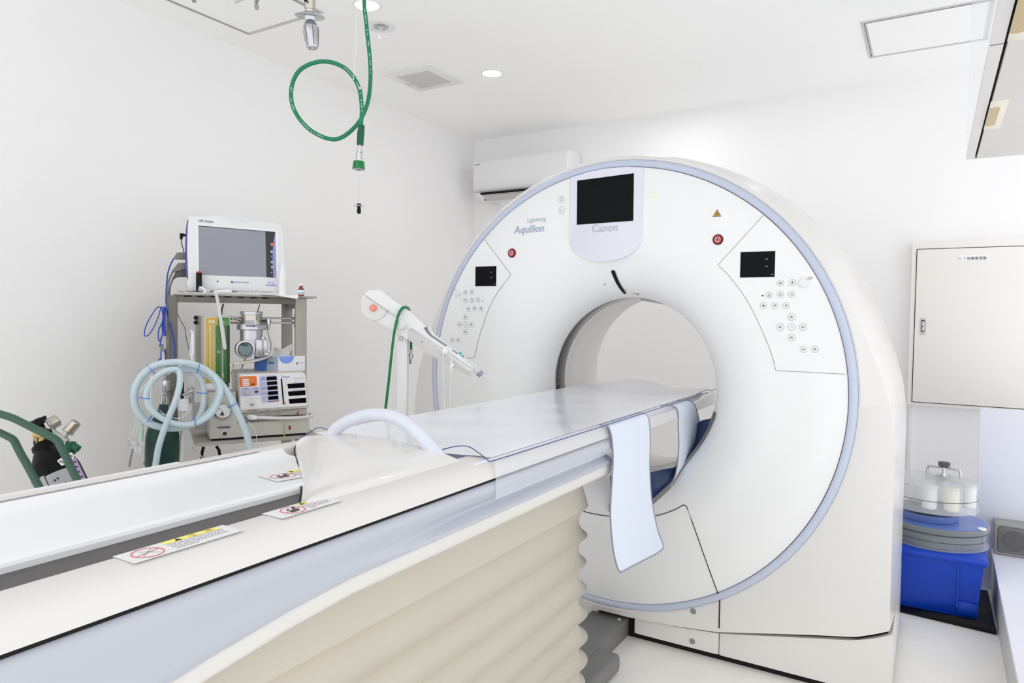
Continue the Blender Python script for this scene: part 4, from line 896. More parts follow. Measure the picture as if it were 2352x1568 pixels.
b = cmb(); b.prism([(0.0985,-0.035,1.3525), (0.0862,-0.035,1.3424), (0.0985,-0.035,1.3337), (0.234,-0.035,1.331), (0.2442,-0.035,1.3359), (0.2596,-0.035,1.3569)], (0, .002, 0))
b = cmb(); rows = []
for f in [i/8 for i in range(9)]:
    a, c = V((0.0885,-0.045,1.3448)), V((0.2333,-0.045,1.3342)); a2, c2 = V((a.x+.004, .08, 1.3452)), V((.27, .08, 1.3452)); m1 = V((a.x+.002, -.032, 1.346)), V((c.x+.006, -.032, 1.346))
    rows.append([a.lerp(c, f)+V((0, 0, .003*math.sin(5*f))), m1[0].lerp(m1[1], f), a2.lerp(c2, f)])
b.grid(rows, .0006); solo('paper_sheet', b, m_paper, 'white paper sheet drooping over the right front edge of the shelf', 'paper')
b = cmb(); b.prism([(-0.0969,-0.01,1.3488), (-0.0945,-0.01,1.3571), (-0.0453,-0.01,1.3649), (-0.0276,-0.01,1.3608), (-0.0259,-0.01,1.3512)], (0, .03, 0), .002); PK = solo('plastic_packet', b, m_paper, 'flat white packet lying before the monitor', 'packet')
b = cmb(); b.box((-0.0049,-0.02,1.3516), ((0.0908,-0.02,1.357)[0], .03, (0.0908,-0.02,1.3563)[2]+.001)); b.tube([(0.0458,0,1.3576), (0.0458,0,1.364)], .003, 8); solo('plastic_tray', b, m_clear2, 'flat clear plastic tray on the shelf below the screen', 'tray')
MK = thing('airway_adapter', 'clear plastic airway adapter leaning on the black call button', 'tube connector', W((-0.1489,-0.03,1.3464)))
b = cmb(); b.tube([(-0.1555,-0.035,1.3646), (-0.1469,-0.035,1.3624), (-0.1306,-0.03,1.3581), (-0.1119,-0.025,1.3538)], [.0095, .0105, .007, .003], 14); part('body', b, m_clear2, MK)
b = cmb(); b.tube([(-0.1496,-0.042,1.3683), (-0.136,-0.042,1.3638), (-0.1281,-0.042,1.3516), (-0.1383,-0.042,1.3464)], .004, 8); part('elbow', b, m_paper, MK)
b = cmb(); rows = []
for a, c in (((-0.0977,-0.034,1.3502), (-0.085,-0.034,1.3526)), ((-0.0901,-0.036,1.3162), (-0.0775,-0.036,1.3165)), ((-0.082,-0.038,1.2595), (-0.0693,-0.038,1.2597)), ((-0.0739,-0.04,1.1913), (-0.059,-0.04,1.1982)), ((-0.0647,-0.043,1.1228), (-0.0509,-0.043,1.125)), ((-0.0578,-0.044,1.1141), (-0.0498,-0.044,1.12))):
    a, c = V(a), V(c); rows.append([a, a.lerp(c, .5)+V((0, -.002, 0)), c])
solo('tape_strip', b.grid(rows, .0005), m_tape, 'frosted tape strip hanging from the shelf over the green flow tube', 'tape')
b = cmb(); b.tube(catmull([(-0.2305,0,1.3498), (-0.2238,0,1.3537), (-0.2137,0,1.3483), (-0.1923,0,1.3538), (-0.1856,0,1.3473)], 5), .0012, 6); solo('thin_wire', b, m_dgrey, 'short thin wire on the left end of the shelf', 'wire')

# ---- flowmeter block
FM = thing('flowmeter', 'yellow and green twin gas flowmeter on the cart rods', 'flowmeter', W((-0.0864,-0.02,0.9569)))
d0 = -.02
def fbox(a, c, d1, name, m, par, dep=.03, bev=0.):
    a, c = V(a), V(c); b = cmb(); b.box((min(a.x, c.x), d1, min(a.z, c.z)), (max(a.x, c.x), d1+dep, max(a.z, c.z)), bev); return part(name, b, m, par)
fbox((-0.1442,-0.018,1.2491), (-0.1325,-0.018,0.9547), -.018, 'back_plate', m_frame2, FM, .05)
fbox((-0.1325,-0.02,1.2493), (-0.036,-0.02,0.955), -.02, 'housing', m_paper, FM, .045)
fbox((-0.1298,-0.0225,1.2471), (-0.0841,-0.0225,1.2169), -.0225, 'air_header', mat('air_yellow', (206, 172, 72), .4), FM, .004)
fbox((-0.0815,-0.0225,1.2476), (-0.0376,-0.0225,1.2172), -.0225, 'oxygen_header', mat('oxygen_green', (66, 142, 62), .4), FM, .004)
fy = fbox((-0.1299,-0.0225,1.2153), (-0.0948,-0.0225,0.9772), -.0225, 'air_tube', m_airY, FM, .004)
fg = fbox((-0.0917,-0.0225,1.2155), (-0.0489,-0.0225,0.9757), -.0225, 'oxygen_tube', m_airG, FM, .004)
fbox((-0.0479,-0.0228,1.2157), (-0.0363,-0.0228,0.9753), -.0228, 'tube_edge', mat('deep_green', (34, 66, 30), .3), FM, .004)
ctext('lettering', 'AiR', FM, m_paper, (-0.119,-0.0226,1.2244), (-0.0923,-0.0226,1.2246), .02)
ctext('lettering', 'O₂', FM, m_paper, (-0.0663,-0.0226,1.2248), (-0.0526,-0.0226,1.2249), .02)
ctext('lettering', 'O₂', FM, m_paper, (-0.0862,-0.0226,1.1024), (-0.0741,-0.0226,1.1017), .01)
for x0, q0, q1, m in ((0, (-0.1113,-0.0235,1.2136), (-0.1131,-0.0235,0.9941), m_clear2), (1, (-0.0639,-0.0235,1.1886), (-0.0641,-0.0235,0.989), m_clear2)):
    q0, q1 = V(q0), V(q1); b = cmb(); b.tube([q0, V((q0.x, q0.y, q1.z))], .0036, 10); part('glass_tube', b, m, fg if x0 else fy)
    b = cmb(); b.lathe([(.002, 0), (.0034, .002), (.0034, .009), (.002, .011)], (q0.x, q0.y, (q0.z-.02) if not x0 else q1.z+.015), (0, 0, 1), 12); part('float', b, m_paper, fg if x0 else fy)
    b = cmb()
    for i in range(26):
        z = q0.z-.012-i*(q0.z-q1.z-.02)/26; w = .0034 if i % 5 else .0055; b.box((q0.x-.008, -.0236, z-.0004), (q0.x-.008+w*.8, -.0229, z+.0004))
    part('scale', b, mat('scale_ink', (90, 84, 40), .5) if not x0 else m_paper, fg if x0 else fy)
b = cmb(); q = V((-0.0513,-0.03,0.9674)); b.lathe([(.009, .0), (.0105, -.003), (.0105, -.009), (.008, -.011)]+[(.0, -.011)], q, (0, 1, 0), 10); kb = part('knob', b, m_black, FM)
b = cmb(); b.lathe([(.0065, -.0112), (0, -.0116)], q, (0, 1, 0), 20); part('knob_face', b, m_airG, kb)
# ---- vaporizer
VP = thing('vaporizer', 'round brushed steel vaporizer with gauge and navy label above the tissue box', 'vaporizer', W((0.0508,0,1.0748)))
c0 = V((0.0502,0,1.274)); kq = lambda px: px*.000294*1.0
def vz(y0): return y0
sc_ = (V((0.0972,0,1.2747))-V((0.0052,0,1.2733))).x/2/207      # metres per crop pixel
def vlathe(pr, cx, name, m, n=40, sharp=30):
    q = V((c0.x+(cx-1072)*sc_, -.01, c0.z)); b = cmb(); b.lathe([(r*sc_, -(y-195)*sc_*1.0) for r, y in pr], q, (0, 0, 1), n); return part(name, b, m, VP, sharp=sharp)
vlathe([(0, 196), (195, 196), (205, 202), (207, 258), (196, 264)], 1072, 'cap', m_alu, 60, 20)
vlathe([(192, 264), (192, 428)], 1075, 'collar', m_nickel)
vlathe([(190, 360), (245, 432), (268, 440), (268, 535), (255, 548), (215, 552)], 1078, 'flange', m_alu)
vlathe([(207, 550), (207, 1036), (0, 1036)], 1072, 'body', m_alu)
b = cmb(); fr = [V((c0.x+6*sc_+270.5*sc_*math.sin(a), -.01-270.5*sc_*math.cos(a), 0)) for a in [-.52+.11*i for i in range(14)]]
b.grid([[q+V((0, 0, c0.z-(452-195)*sc_)), q+V((0, 0, c0.z-(482-195)*sc_))] for q in fr]); part('navy_label', b, mat('navy_print', (44, 34, 100), .5), VP)
ctext('lettering', 'Use Only', VP, m_paper, (V((0.0254,0,1.2073)).x, -.0965 if False else -.01-273*sc_, c0.z-(479-195)*sc_), (V((0.0487,0,1.2074)).x, -.01-273*sc_, c0.z-(479-195)*sc_))
ctext('lettering', 'ISOFLURANE', VP, m_paper, (V((0.0564,0,1.2074)).x, -.01-273*sc_, c0.z-(479-195)*sc_), (V((0.0991,0,1.2076)).x, -.01-273*sc_, c0.z-(479-195)*sc_), .01)
q = V((0.0198,-0.06,1.1164))
b = cmb(); R_ = 172*sc_; b.lathe([(R_, .045), (R_*1.02, .004), (R_*.97, -.004), (R_*.80, -.005), (R_*.74, -.002)], q, (0, 1, 0), 40, cap=False); ga = part('gauge', b, m_alu, VP, sharp=30)
b = cmb(); b.lathe([(R_*.76, -.001), (0, -.0012)], q, (0, 1, 0), 40); part('gauge_face', b, mat('gauge_teal_grey', (120, 138, 144), .3), ga)
b = cmb(); b.lathe([(R_*.76, -.0022), (R_*.70, -.0022)], q, (0, 1, 0), 40, cap=False); part('gauge_ring', b, m_black, ga)
ctext('lettering', 'FULL', ga, m_black, (q.x-.016, q.y-.002, q.z+.015), (q.x+.012, q.y-.002, q.z+.015), .03)
b = cmb(); b.disc((q.x, q.y-.0016, q.z-.026), .0025, (0, -1, 0)); part('gauge_mark', b, m_black, ga)
b = cmb(); b.box((0.0601,-0.075,1.085), ((0.0871,-0.075,1.1577)[0], -.02, (0.0871,-0.075,1.1577)[2]), .004); b.box((0.0893,-0.06,1.0848), ((0.1086,-0.06,1.157)[0], -.02, (0.1086,-0.06,1.157)[2]), .003); part('filler_block', b, m_alu, VP)
b = cmb(); b.lathe([(.0, 0), (.010, .0005), (.010, .006), (.006, .0065), (.006, .014)][::-1], (0.0925,-0.045,1.1566), (0, 0, 1), 8); b.lathe([(.006, 0), (.0065, -.006), (0, -.008)], (0.1026,-0.06,1.094), (0, 1, 0), 16); part('filler_screw', b, m_steel, VP)
b = cmb(); b.tube([(-0.0283,0.03,1.2313), (0.0113,0.03,1.2302)], [.010, .008], 14); b.tube([(-0.0195,0.03,1.2436), (-0.0152,0.03,1.219)], .007, 10); part('inlet', b, m_nickel, VP)
b = cmb(); b.tube([(0.0974,0.02,1.2325), (0.1126,0,1.2329), (0.127,-0.01,1.2331)], .0085, 14); b.tube([(0.1191,-0.01,1.243), (0.1191,-0.01,1.2217)], .009, 14); b.tube([(0.1191,-0.01,1.2217), (0.1198,-0.01,1.1944)], [.008, .006], 12); part('outlet', b, m_steel, VP)
b = cmb(); b.tube(catmull([(0.1198,-0.01,1.1968), (0.1222,-0.012,1.1743), (0.13,-0.02,1.146), (0.1308,-0.03,1.118), (0.1232,-0.035,1.0947), (0.0958,-0.038,1.0776), (0.0511,-0.04,1.0667), (0.0074,-0.04,1.0583), (-0.0283,-0.04,1.0514), (-0.0358,-0.04,1.0453)], 6), .0068, 10)
CTB = solo('delivery_tube', b, m_creamtube, 'cream rubber tube curving from the vaporizer to the flowmeter', 'tube')
b = cmb(); b.tube(catmull([(-0.0293,-0.05,1.0585), (-0.025,-0.05,1.0515), (-0.0283,-0.05,1.03), (-0.0299,-0.05,1.0315), (-0.0346,-0.05,1.0109)], 5), .0012, 6); part('clip', b, m_brass, CTB)
# ---- ventilator
VT = thing('ventilator', 'cream ventilator with orange and lilac control face on the lower right of the cart', 'ventilator', W((0.1275,-0.0815,0.7627)))
FD = -.08
cor = [(-0.0097,-0.08,1.0076), (-0.0084,-0.08,1.0131), (-0.0015,-0.08,1.0165), (0.2483,-0.08,1.0198), (0.2587,-0.08,1.0147), (0.2634,-0.08,1.0015), (0.2748,-0.08,0.8656), (0.2708,-0.08,0.8615), (0.0005,-0.08,0.8551), (-0.0038,-0.08,0.8599)]
b = cmb(); b.prism(cor, (0, .26, 0), .004, 2); part('case', b, m_beige, VT, sharp=35)
b = cmb(); b.prism([(-0.0064,-0.0808,1.0053), (-0.0049,-0.0808,1.0107), (0.0005,-0.0808,1.0129), (0.2458,-0.0808,1.0151), (0.2546,-0.0808,1.0113), (0.2593,-0.0808,1), (0.2699,-0.0808,0.8732), (-0.0001,-0.0808,0.8683)], (0, .002, 0)); vf = part('control_face', b, mat('face_white', (242, 240, 242), .4), VT)
def patch(name, pts, m, par=None): return part(name, facep(pts), m, par or vf)
patch('alarm_panel', [(-0.0064,-0.0815,1.0012), (-0.0047,-0.0815,1.0046), (-0.0013,-0.0815,1.0057), (0.0549,-0.0815,1.0064), (0.0593,-0.0815,1.0044), (0.061,-0.0815,1.0004), (0.0628,-0.0815,0.9679), (0.0606,-0.0815,0.9641), (0.0577,-0.0815,0.9632), (0.0014,-0.0815,0.962), (-0.0022,-0.0815,0.9633), (-0.0039,-0.0815,0.9668)], m_orange)
patch('setting_panel', [(-0.0028,-0.0815,0.9553), (0.0004,-0.0815,0.9575), (0.0715,-0.0815,0.96), (0.0724,-0.0815,1.0024), (0.0753,-0.0815,1.0062), (0.134,-0.0815,1.0076), (0.1408,-0.0815,1.0062), (0.143,-0.0815,1.0015), (0.1521,-0.0815,0.9002), (0.1499,-0.0815,0.8951), (0.0852,-0.0815,0.892), (0.0808,-0.0815,0.8952), (0.0781,-0.0815,0.9239), (0.0014,-0.0815,0.9235), (-0.0014,-0.0815,0.9266)], m_lilac)
for i in range(4):
    y = 330+33*i
    pass
for pts in ([(0.0046,-0.0822,0.9941), (0.0305,-0.0822,0.9949), (0.0309,-0.0822,0.9896), (0.005,-0.0822,0.9886)], [(0.005,-0.0822,0.9863), (0.0309,-0.0822,0.9871), (0.0313,-0.0822,0.9818), (0.0055,-0.0822,0.9808)], [(0.0055,-0.0822,0.9785), (0.0313,-0.0822,0.9792), (0.0318,-0.0822,0.9739), (0.0059,-0.0822,0.973)], [(0.0059,-0.0822,0.9707), (0.0318,-0.0822,0.9714), (0.0322,-0.0822,0.9665), (0.0063,-0.0822,0.9654)]): patch('alarm_field', pts, m_paper)
b = cmb()
for q in ((0.0012,-0.082,0.991), (0.002,-0.082,0.9834), (0.0025,-0.082,0.9758), (0.0029,-0.082,0.9685)): b.disc(q, .0013, (0, -1, 0), 10)
for q in ((0.1591,-0.082,1.0058), (0.1591,-0.082,0.9982), (0.1394,-0.082,0.8825)): b.disc(q, .0013, (0, -1, 0), 10)
part('indicator', b, m_ink, vf)
def oval(name, c, rx, rz, m, h=.0008):
    c = V(c); b = cmb(); b.prism([(c.x+rx*math.cos(2*PI*k/24), c.y-h, c.z+rz*math.sin(2*PI*k/24)+.08*rx*math.cos(2*PI*k/24)) for k in range(24)], (0, h, 0)); return part(name, b, m, vf)
oval('alarm_key', (0.047,-0.082,0.9725), .0060, .0033, mat('dark_brown_key', (56, 34, 24), .4)); oval('alarm_key', (0.0461,-0.082,0.9893), .0066, .0045, mat('light_orange', (240, 150, 90), .4)); oval('menu_key', (0.0601,-0.082,0.9407), .0078, .0050, m_ink); oval('reset_key', (0.1235,-0.082,0.8816), .0072, .0046, m_paper)
ctext('lettering', 'アラーム', vf, m_paper, (0.0047,-0.0816,0.9975), (0.0258,-0.0816,0.998))
for s_, q0, q1 in (('最大', (0.0819,-0.0816,0.9951), (0.0922,-0.0816,0.9955)), ('気道内圧', (0.0775,-0.0816,0.9895), (0.0966,-0.0816,0.99)), ('ＰＥＥＰ', (0.0799,-0.0816,0.9713), (0.0967,-0.0816,0.9716)), ('呼吸回数', (0.0799,-0.0816,0.9508), (0.1002,-0.0816,0.9515)), ('吸気時間', (0.0816,-0.0816,0.9301), (0.102,-0.0816,0.9304)), ('ＡＰＮＥＡ', (0.0834,-0.0816,0.9107), (0.1029,-0.0816,0.9113)), ('数値設定', (0.0094,-0.0816,0.9521), (0.0279,-0.0816,0.9528)), ('項目選択', (0.0501,-0.0816,0.9529), (0.0671,-0.0816,0.9536))): ctext('lettering', s_, vf, m_navy, q0, q1)
for pts in ([(0.1002,-0.0815,1.0013), (0.1403,-0.0815,1.003), (0.1417,-0.0815,0.9879), (0.1015,-0.0815,0.9864)], [(0.102,-0.0815,0.9808), (0.1421,-0.0815,0.9823), (0.1435,-0.0815,0.9677), (0.1033,-0.0815,0.9663)], [(0.1035,-0.0815,0.9607), (0.1439,-0.0815,0.9621), (0.1453,-0.0815,0.947), (0.1051,-0.0815,0.9452)], [(0.1051,-0.0815,0.9396), (0.1458,-0.0815,0.9413), (0.1471,-0.0815,0.9262), (0.1069,-0.0815,0.9246)], [(0.1069,-0.0815,0.919), (0.1476,-0.0815,0.9206), (0.1489,-0.0815,0.905), (0.1082,-0.0815,0.904)], [(0.1846,-0.0815,0.9691), (0.256,-0.0815,0.9715), (0.2569,-0.0815,0.9509), (0.1878,-0.0815,0.9487)], [(0.187,-0.0815,0.9364), (0.2588,-0.0815,0.9394), (0.2603,-0.0815,0.9187), (0.1906,-0.0815,0.9169)], [(0.1902,-0.0815,0.9041), (0.2627,-0.0815,0.9067), (0.2641,-0.0815,0.8855), (0.1943,-0.0815,0.884)]):
    b = cmb(); b.prism([V(q)+V((0, -.0004, 0)) for q in pts], (0, .0015, 0)); part('display', b, m_screen, vf)
patch('apnea_bar', [(0.1056,-0.0815,0.8994), (0.1512,-0.0815,0.9011), (0.1512,-0.0815,0.896), (0.106,-0.0815,0.8948)], mat('pink_print', (214, 128, 150), .5))
patch('pressure_bar', [(0.157,-0.0815,0.9917), (0.1633,-0.0815,0.992), (0.1725,-0.0815,0.8818), (0.167,-0.0815,0.8818)], m_black)
patch('pressure_bar', [(0.1728,-0.082,0.8955), (0.1769,-0.082,0.8958), (0.1774,-0.082,0.8821), (0.1738,-0.082,0.8818)], mat('coral_print', (232, 120, 110), .5))
patch('title_bar', [(0.1633,-0.0815,1.0009), (0.1951,-0.0815,1.0014), (0.1951,-0.0815,0.9962), (0.1633,-0.0815,0.9957)], mat('lilac_bar', (170, 168, 214), .5))
b = cmb()
for q0, q1 in (((0.1803,-0.0815,0.9922), (0.1751,-0.0815,0.9534)), ((0.1751,-0.0815,0.9534), (0.1738,-0.0815,0.8992))): b.tube([q0, q1], .0004, 4)
for q in ((0.1516,-0.0815,0.9904), (0.1525,-0.0815,0.9768), (0.1543,-0.0815,0.9629), (0.1557,-0.0815,0.9494), (0.157,-0.0815,0.9355), (0.1584,-0.0815,0.9218), (0.1598,-0.0815,0.9078), (0.1611,-0.0815,0.895), (0.1621,-0.0815,0.8832)): b.box((q[0]-.0013, q[1]-.0004, q[2]-.0004), (q[0]+.0013, q[1], q[2]+.0004))
b.tube([(0.037,-0.0815,0.9192), (0.0392,-0.0815,0.9122), (0.0786,-0.0815,0.9128)], .0004, 4); b.tube([(0.0327,-0.0815,0.9111), (0.0359,-0.0815,0.9019)], .0004, 4); b.tube([(0.0453,-0.0815,0.9114), (0.044,-0.0815,0.9016)], .0004, 4); b.tube([(0.0154,-0.0815,0.9001), (0.0294,-0.0815,0.8976)], .0004, 4); b.tube([(0.0566,-0.0815,0.9017), (0.0501,-0.0815,0.8985)], .0004, 4)
part('scale', b, m_inkl, vf)
ctext('lettering', 'Compos X', vf, m_inkl, (0.2111,-0.0816,0.9881), (0.254,-0.0816,0.9892), -.004)
ctext('lettering', '一回換気量', vf, m_ink, (0.21,-0.0816,0.973), (0.2323,-0.0816,0.9737)); ctext('lettering', '最大気道内圧', vf, m_ink, (0.2084,-0.0816,0.9399), (0.2361,-0.0816,0.9412)); ctext('lettering', 'ＰＥＥＰ', vf, m_ink, (0.2158,-0.0816,0.9077), (0.2343,-0.0816,0.9089))
ctext('lettering', '呼吸回路接続口', VT, m_ink, (0.0241,-0.0806,0.8601), (0.0682,-0.0806,0.8615)); ctext('lettering', '圧モニター', VT, m_ink, (0.0968,-0.0806,0.8619), (0.1191,-0.0806,0.8626)); ctext('lettering', 'ガス入口', VT, m_ink, (0.1451,-0.0806,0.8632), (0.1602,-0.0806,0.8638))
for q, r, m, nm in (((0.0229,-0.082,0.9383), .0088, m_lgrey, 'knob'), ((0.0424,-0.082,0.8885), .0068, m_lgrey, 'knob')):
    b = cmb(); b.lathe([(r, 0), (r*.95, -.010), (r*.8, -.012), (0, -.012)], q, (0, 1, 0), 24); kk = part(nm, b, m, vf)
b = cmb(); q = V((0.0424,-0.082,0.8885)); b.prism([(q.x-.006, q.y-.014, q.z-.002), (q.x+.006, q.y-.014, q.z+.003), (q.x+.006, q.y-.014, q.z+.0055), (q.x-.006, q.y-.014, q.z+.0005)], (0, .003, 0)); part('pointer', b, m_grey, kk)
# its underside steps back to the chassis
b = cmb(); q0, q1 = V((0.0104,-0.06,0.8473)), V((0.2726,-0.06,0.8295)); b.box((q0.x, -.055, V((0.0426,-0.055,0.8321)).z), (q1.x, .18, V((0.0104,-0.06,0.8566)).z), .003); part('lower_case', b, m_beige, VT)
b = cmb()
for pts in ([(0.2296,-0.056,0.8457), (0.2361,-0.056,0.8461), (0.2361,-0.056,0.8314), (0.2296,-0.056,0.8308)],): facep(pts, b)
part('emblem', b, mat('rust_print', (150, 60, 44), .5), VT)
# ---- chassis with flush button
CHS = thing('gas_chassis', 'cream gas machine base with flush button and dial below the ventilator', 'medical device', W((-0.0255,-0.0815,0.7523)))
a0, a1 = (-0.1212,-0.1,0.7639)[0], (0.2739,-0.1,0.7773)[0]
zb, zt, zs = lz+.022, (0.1024,-0.1,0.8138)[2], (-0.0903,-0.1,0.8201)[2]
b = cmb(); b.prism([(a0, -.10, zb), (a0, -.10, zt), (a0, .2, zt), (a0, .2, zb)], (a1-a0, 0, 0), .004, 2, False); part('base', b, m_beige, CHS)
b = cmb(); b.box((a0+.01, -.085, lz+.012), (a1-.012, .19, zb+.001)); part('foot', b, m_black, CHS)
a2 = (-0.0145,-0.1,0.837)[0]
zu = (-0.0866,-0.06,0.9393)[2]
b = cmb(); b.prism([(a0, -.098, zt-.004), (a0, -.092, zt+.004), (a0, -.04, zu), (a0, .06, zu), (a0, .06, zt-.004)], (a2-a0, 0, 0), .004, 2, False); part('gauge_housing', b, m_beige, CHS)
q = V((-0.0699,-0.075,0.8653)); axg = V((0, 1, -.38)).normalized()
b = cmb(); b.lathe([(.0325, .006), (.034, -.004), (.031, -.008), (.028, -.006)], q, axg, 36, cap=False); gg = part('dial', b, m_steel, CHS)
b = cmb(); b.lathe([(.030, -.004), (0, -.0042)], q, axg, 36); part('dial_face', b, m_paper, gg)
b = cmb(); yv = axg.cross(V((1, 0, 0))); yv = yv if yv.z > 0 else -yv; xv = V((1, 0, 0)); n_ = -axg*.0052
b.add([q+n_, q+n_+xv*.006-yv*.020, q+n_-xv*.012-yv*.017], [(0, 1, 2)]); b.add([q+n_+xv*.001+yv*.001, q+n_-xv*.018+yv*.012, q+n_-xv*.016+yv*.014], [(0, 1, 2)]); part('needle', b, m_ink, gg)
fz = V((-0.0841,-0.1,0.8047)); 
patch('flush_label', [(-0.0925,-0.1008,0.808), (-0.0427,-0.1008,0.8067), (-0.0428,-0.1008,0.7972), (-0.0925,-0.1008,0.7986)], m_line, CHS)
ctext('lettering', 'O₂ FLUSH', CHS, m_ink, (-0.0846,-0.101,0.8003), (-0.0476,-0.101,0.7998), .02)
b = cmb(); q = V((-0.065,-0.1,0.7785)); b.lathe([(.0105, 0), (.0115, -.008), (.0095, -.011), (.0085, -.010)], q, (0, 1, 0), 24, cap=False); fb = part('flush_button', b, m_paper, CHS)
b = cmb(); b.lathe([(.0085, -.009), (.007, -.0105), (0, -.011)], q, (0, 1, 0), 24); part('button_cap', b, mat('button_green', (24, 60, 34), .4), fb)
patch('emblem', [(0.1862,-0.1008,0.7929), (0.196,-0.1008,0.7937), (0.196,-0.1008,0.7767), (0.1863,-0.1008,0.7759)], MATS['rust_print'], CHS)
fbox((-0.1745,0.02,0.884), (-0.1169,0.02,0.7808), .02, 'side_box', m_lgrey, CHS, .1)
# ---- tissue box with tissue
TB = thing('tissue_box', 'blue and white tissue box with tissue on top of the ventilator', 'tissue box', W((.12, .05, 1.02)))
zt0 = (0.156,-0.03,1.0183)[2]; zt1 = (0.1558,-0.03,1.082)[2]
A_ = V((0.156,-0.03,1.0183)); L1 = V((0.0717,0.06,1.0111)); R1 = V((0.2804,0.01,1.012))
R1 = V((0.2731,-0.005,1.0134))
zt0 = V((0.156,-0.03,1.0169)).z
dl = V((L1.x-A_.x, L1.y-A_.y, 0)); dr = V((R1.x-A_.x, R1.y-A_.y, 0))
base = [V((A_.x, A_.y, zt0)), V((A_.x, A_.y, zt0))+dr, V((A_.x, A_.y, zt0))+dr+dl, V((A_.x, A_.y, zt0))+dl]
hb = V((0, 0, zt1-zt0))
b = cmb(); b.prism(base, hb, .001); part('carton', b, m_paper, TB)
def wallp(d, u0, u1, v0, v1, off): 
    n_ = V((d.y, -d.x, 0)).normalized(); n_ = n_ if n_.y < 0 else -n_
    return [base[0]+d*u+hb*v+n_*off for u, v in ((u0, v0), (u1, v0), (u1, v1), (u0, v1))]
b = cmb(); b.add(wallp(dl, 0.0, 1, 0.02, .99, .0008), [(0, 1, 2, 3)]); part('side_print', b, mat('tissue_grey_blue', (176, 194, 208), .5), TB)
b = cmb(); n_ = V((dl.y, -dl.x, 0)).normalized(); n_ = n_ if n_.y < 0 else -n_
b.add([base[0]+dl*u+hb*v+n_*.0014 for u, v in ((.50, .02), (1, .02), (1, .99), (.42, .99))], [(0, 1, 2, 3)]); part('side_print', b, m_tissueblue, TB)
ul = -dl.normalized(); text('lettering', 'elleair', TB, m_navy, W(base[0]+dl*.40+hb*.52+n_*.0014), CF.to_3x3() @ (ul+V((0, 0, .0))), (0, 0, 1), dl.length*.27, .15, .02)
n2 = V((dr.y, -dr.x, 0)).normalized(); n2 = n2 if n2.y < 0 else -n2
b = cmb(); cc = base[0]+dr*.3+hb*1.0+n2*.0012; rr = dr.length*.28
b.add([cc]+[cc+dr.normalized()*rr*math.cos(PI+PI*k/16)+V((0, 0, 1))*rr*.92*math.sin(PI+PI*k/16) for k in range(17)], [(0, k+1, k+2) for k in range(16)]); part('half_disc', b, mat('cornflower_print', (128, 164, 240), .5), TB)
b = cmb(); b.lathe([(.0055, 0), (.0055, .0006)], base[0]+dr*.70+hb*.52+n2*.0006, n2, 20); part('emblem', b, mat('steel_blue_print', (150, 156, 176), .5), TB)
text('lettering', 'elleair', TB, m_inkl, W(base[0]+dr*.80+hb*.52+n2*.001), CF.to_3x3() @ dr, (0, 0, 1), dr.length*.14)
tc = (base[0]+base[2])/2+hb; b = cmb(); rows = []
for i in range(9):
    f = i/8; x = -.045+.105*f
    rows.append([tc+V((x*.6, .008*math.sin(6*f), .0)), tc+V((x*.8, .012*math.sin(7*f+1), .020+.006*math.sin(5*f))), tc+V((x, .006*math.sin(8*f+2), .034+.018*max(0, f-.55)*2+.005*math.sin(9*f)))])
part('tissue', b.grid(rows, .0004), mat('tissue_paper', (240, 240, 240), .8, alpha=.75), TB)
# ---- breathing hoses
b = cmb()
path1 = catmull([(0.0259,-0.19,0.7154), (0.0013,-0.19,0.8048), (-0.0418,-0.185,0.9108), (-0.0891,-0.18,0.9932), (-0.1439,-0.18,1.0459), (-0.2053,-0.18,1.0709), (-0.2578,-0.175,1.075), (-0.317,-0.17,1.0626), (-0.3652,-0.165,1.0173), (-0.3857,-0.165,0.9573), (-0.3774,-0.165,0.8995), (-0.34,-0.165,0.8479), (-0.2735,-0.165,0.8221), (-0.2053,-0.165,0.8262), (-0.1433,-0.165,0.8567), (-0.1022,-0.165,0.9113), (-0.0921,-0.16,0.9707), (-0.1264,-0.155,1.0196), (-0.1884,-0.15,1.0414), (-0.2496,-0.15,1.0429)], 10)
b.ribbed(path1, .0138, .0044, .07, 14)
BH = thing('breathing_hose', 'thick pale cyan corrugated hose coiled in the widest loop, its end crossing the dial', 'hose', path1[0] if False else W((-0.2512,-0.17,0.818)), 'coiled cyan corrugated hoses')
part('hose', b, m_hose, BH, sharp=180)
b = cmb(); b.tube(path1, .0112, 12); part('hose_lining', b, mat('hose_inside', (214, 235, 244), .4), BH)
b = cmb()
path2 = catmull([(-0.3328,-0.2,0.589), (-0.3178,-0.2,0.6784), (-0.3027,-0.2,0.7681), (-0.2745,-0.205,0.8579), (-0.2475,-0.205,0.9311), (-0.2321,-0.2,0.9964), (-0.236,-0.19,1.0422), (-0.2733,-0.19,1.0465), (-0.3219,-0.19,1.0116), (-0.3453,-0.19,0.9583), (-0.3312,-0.195,0.9042), (-0.2891,-0.2,0.863), (-0.2297,-0.2,0.8379), (-0.1735,-0.2,0.8412), (-0.1225,-0.2,0.8738), (-0.0941,-0.2,0.9321), (-0.0889,-0.195,0.974), (-0.1068,-0.185,1.0147), (-0.1428,-0.165,1.0363), (-0.1887,-0.155,1.0452)], 10)
b.ribbed(path2, .0118, .0042, .07, 14)
BH2 = thing('breathing_hose', 'thinner cyan corrugated hose making the inner loop and dropping over the dark bag', 'hose', W((-0.2816,-0.19,0.823)), 'coiled cyan corrugated hoses')
part('hose', b, m_hose, BH2, sharp=180)
b = cmb(); b.tube(path2, .0094, 12); part('hose_lining', b, MATS['hose_inside'], BH2)
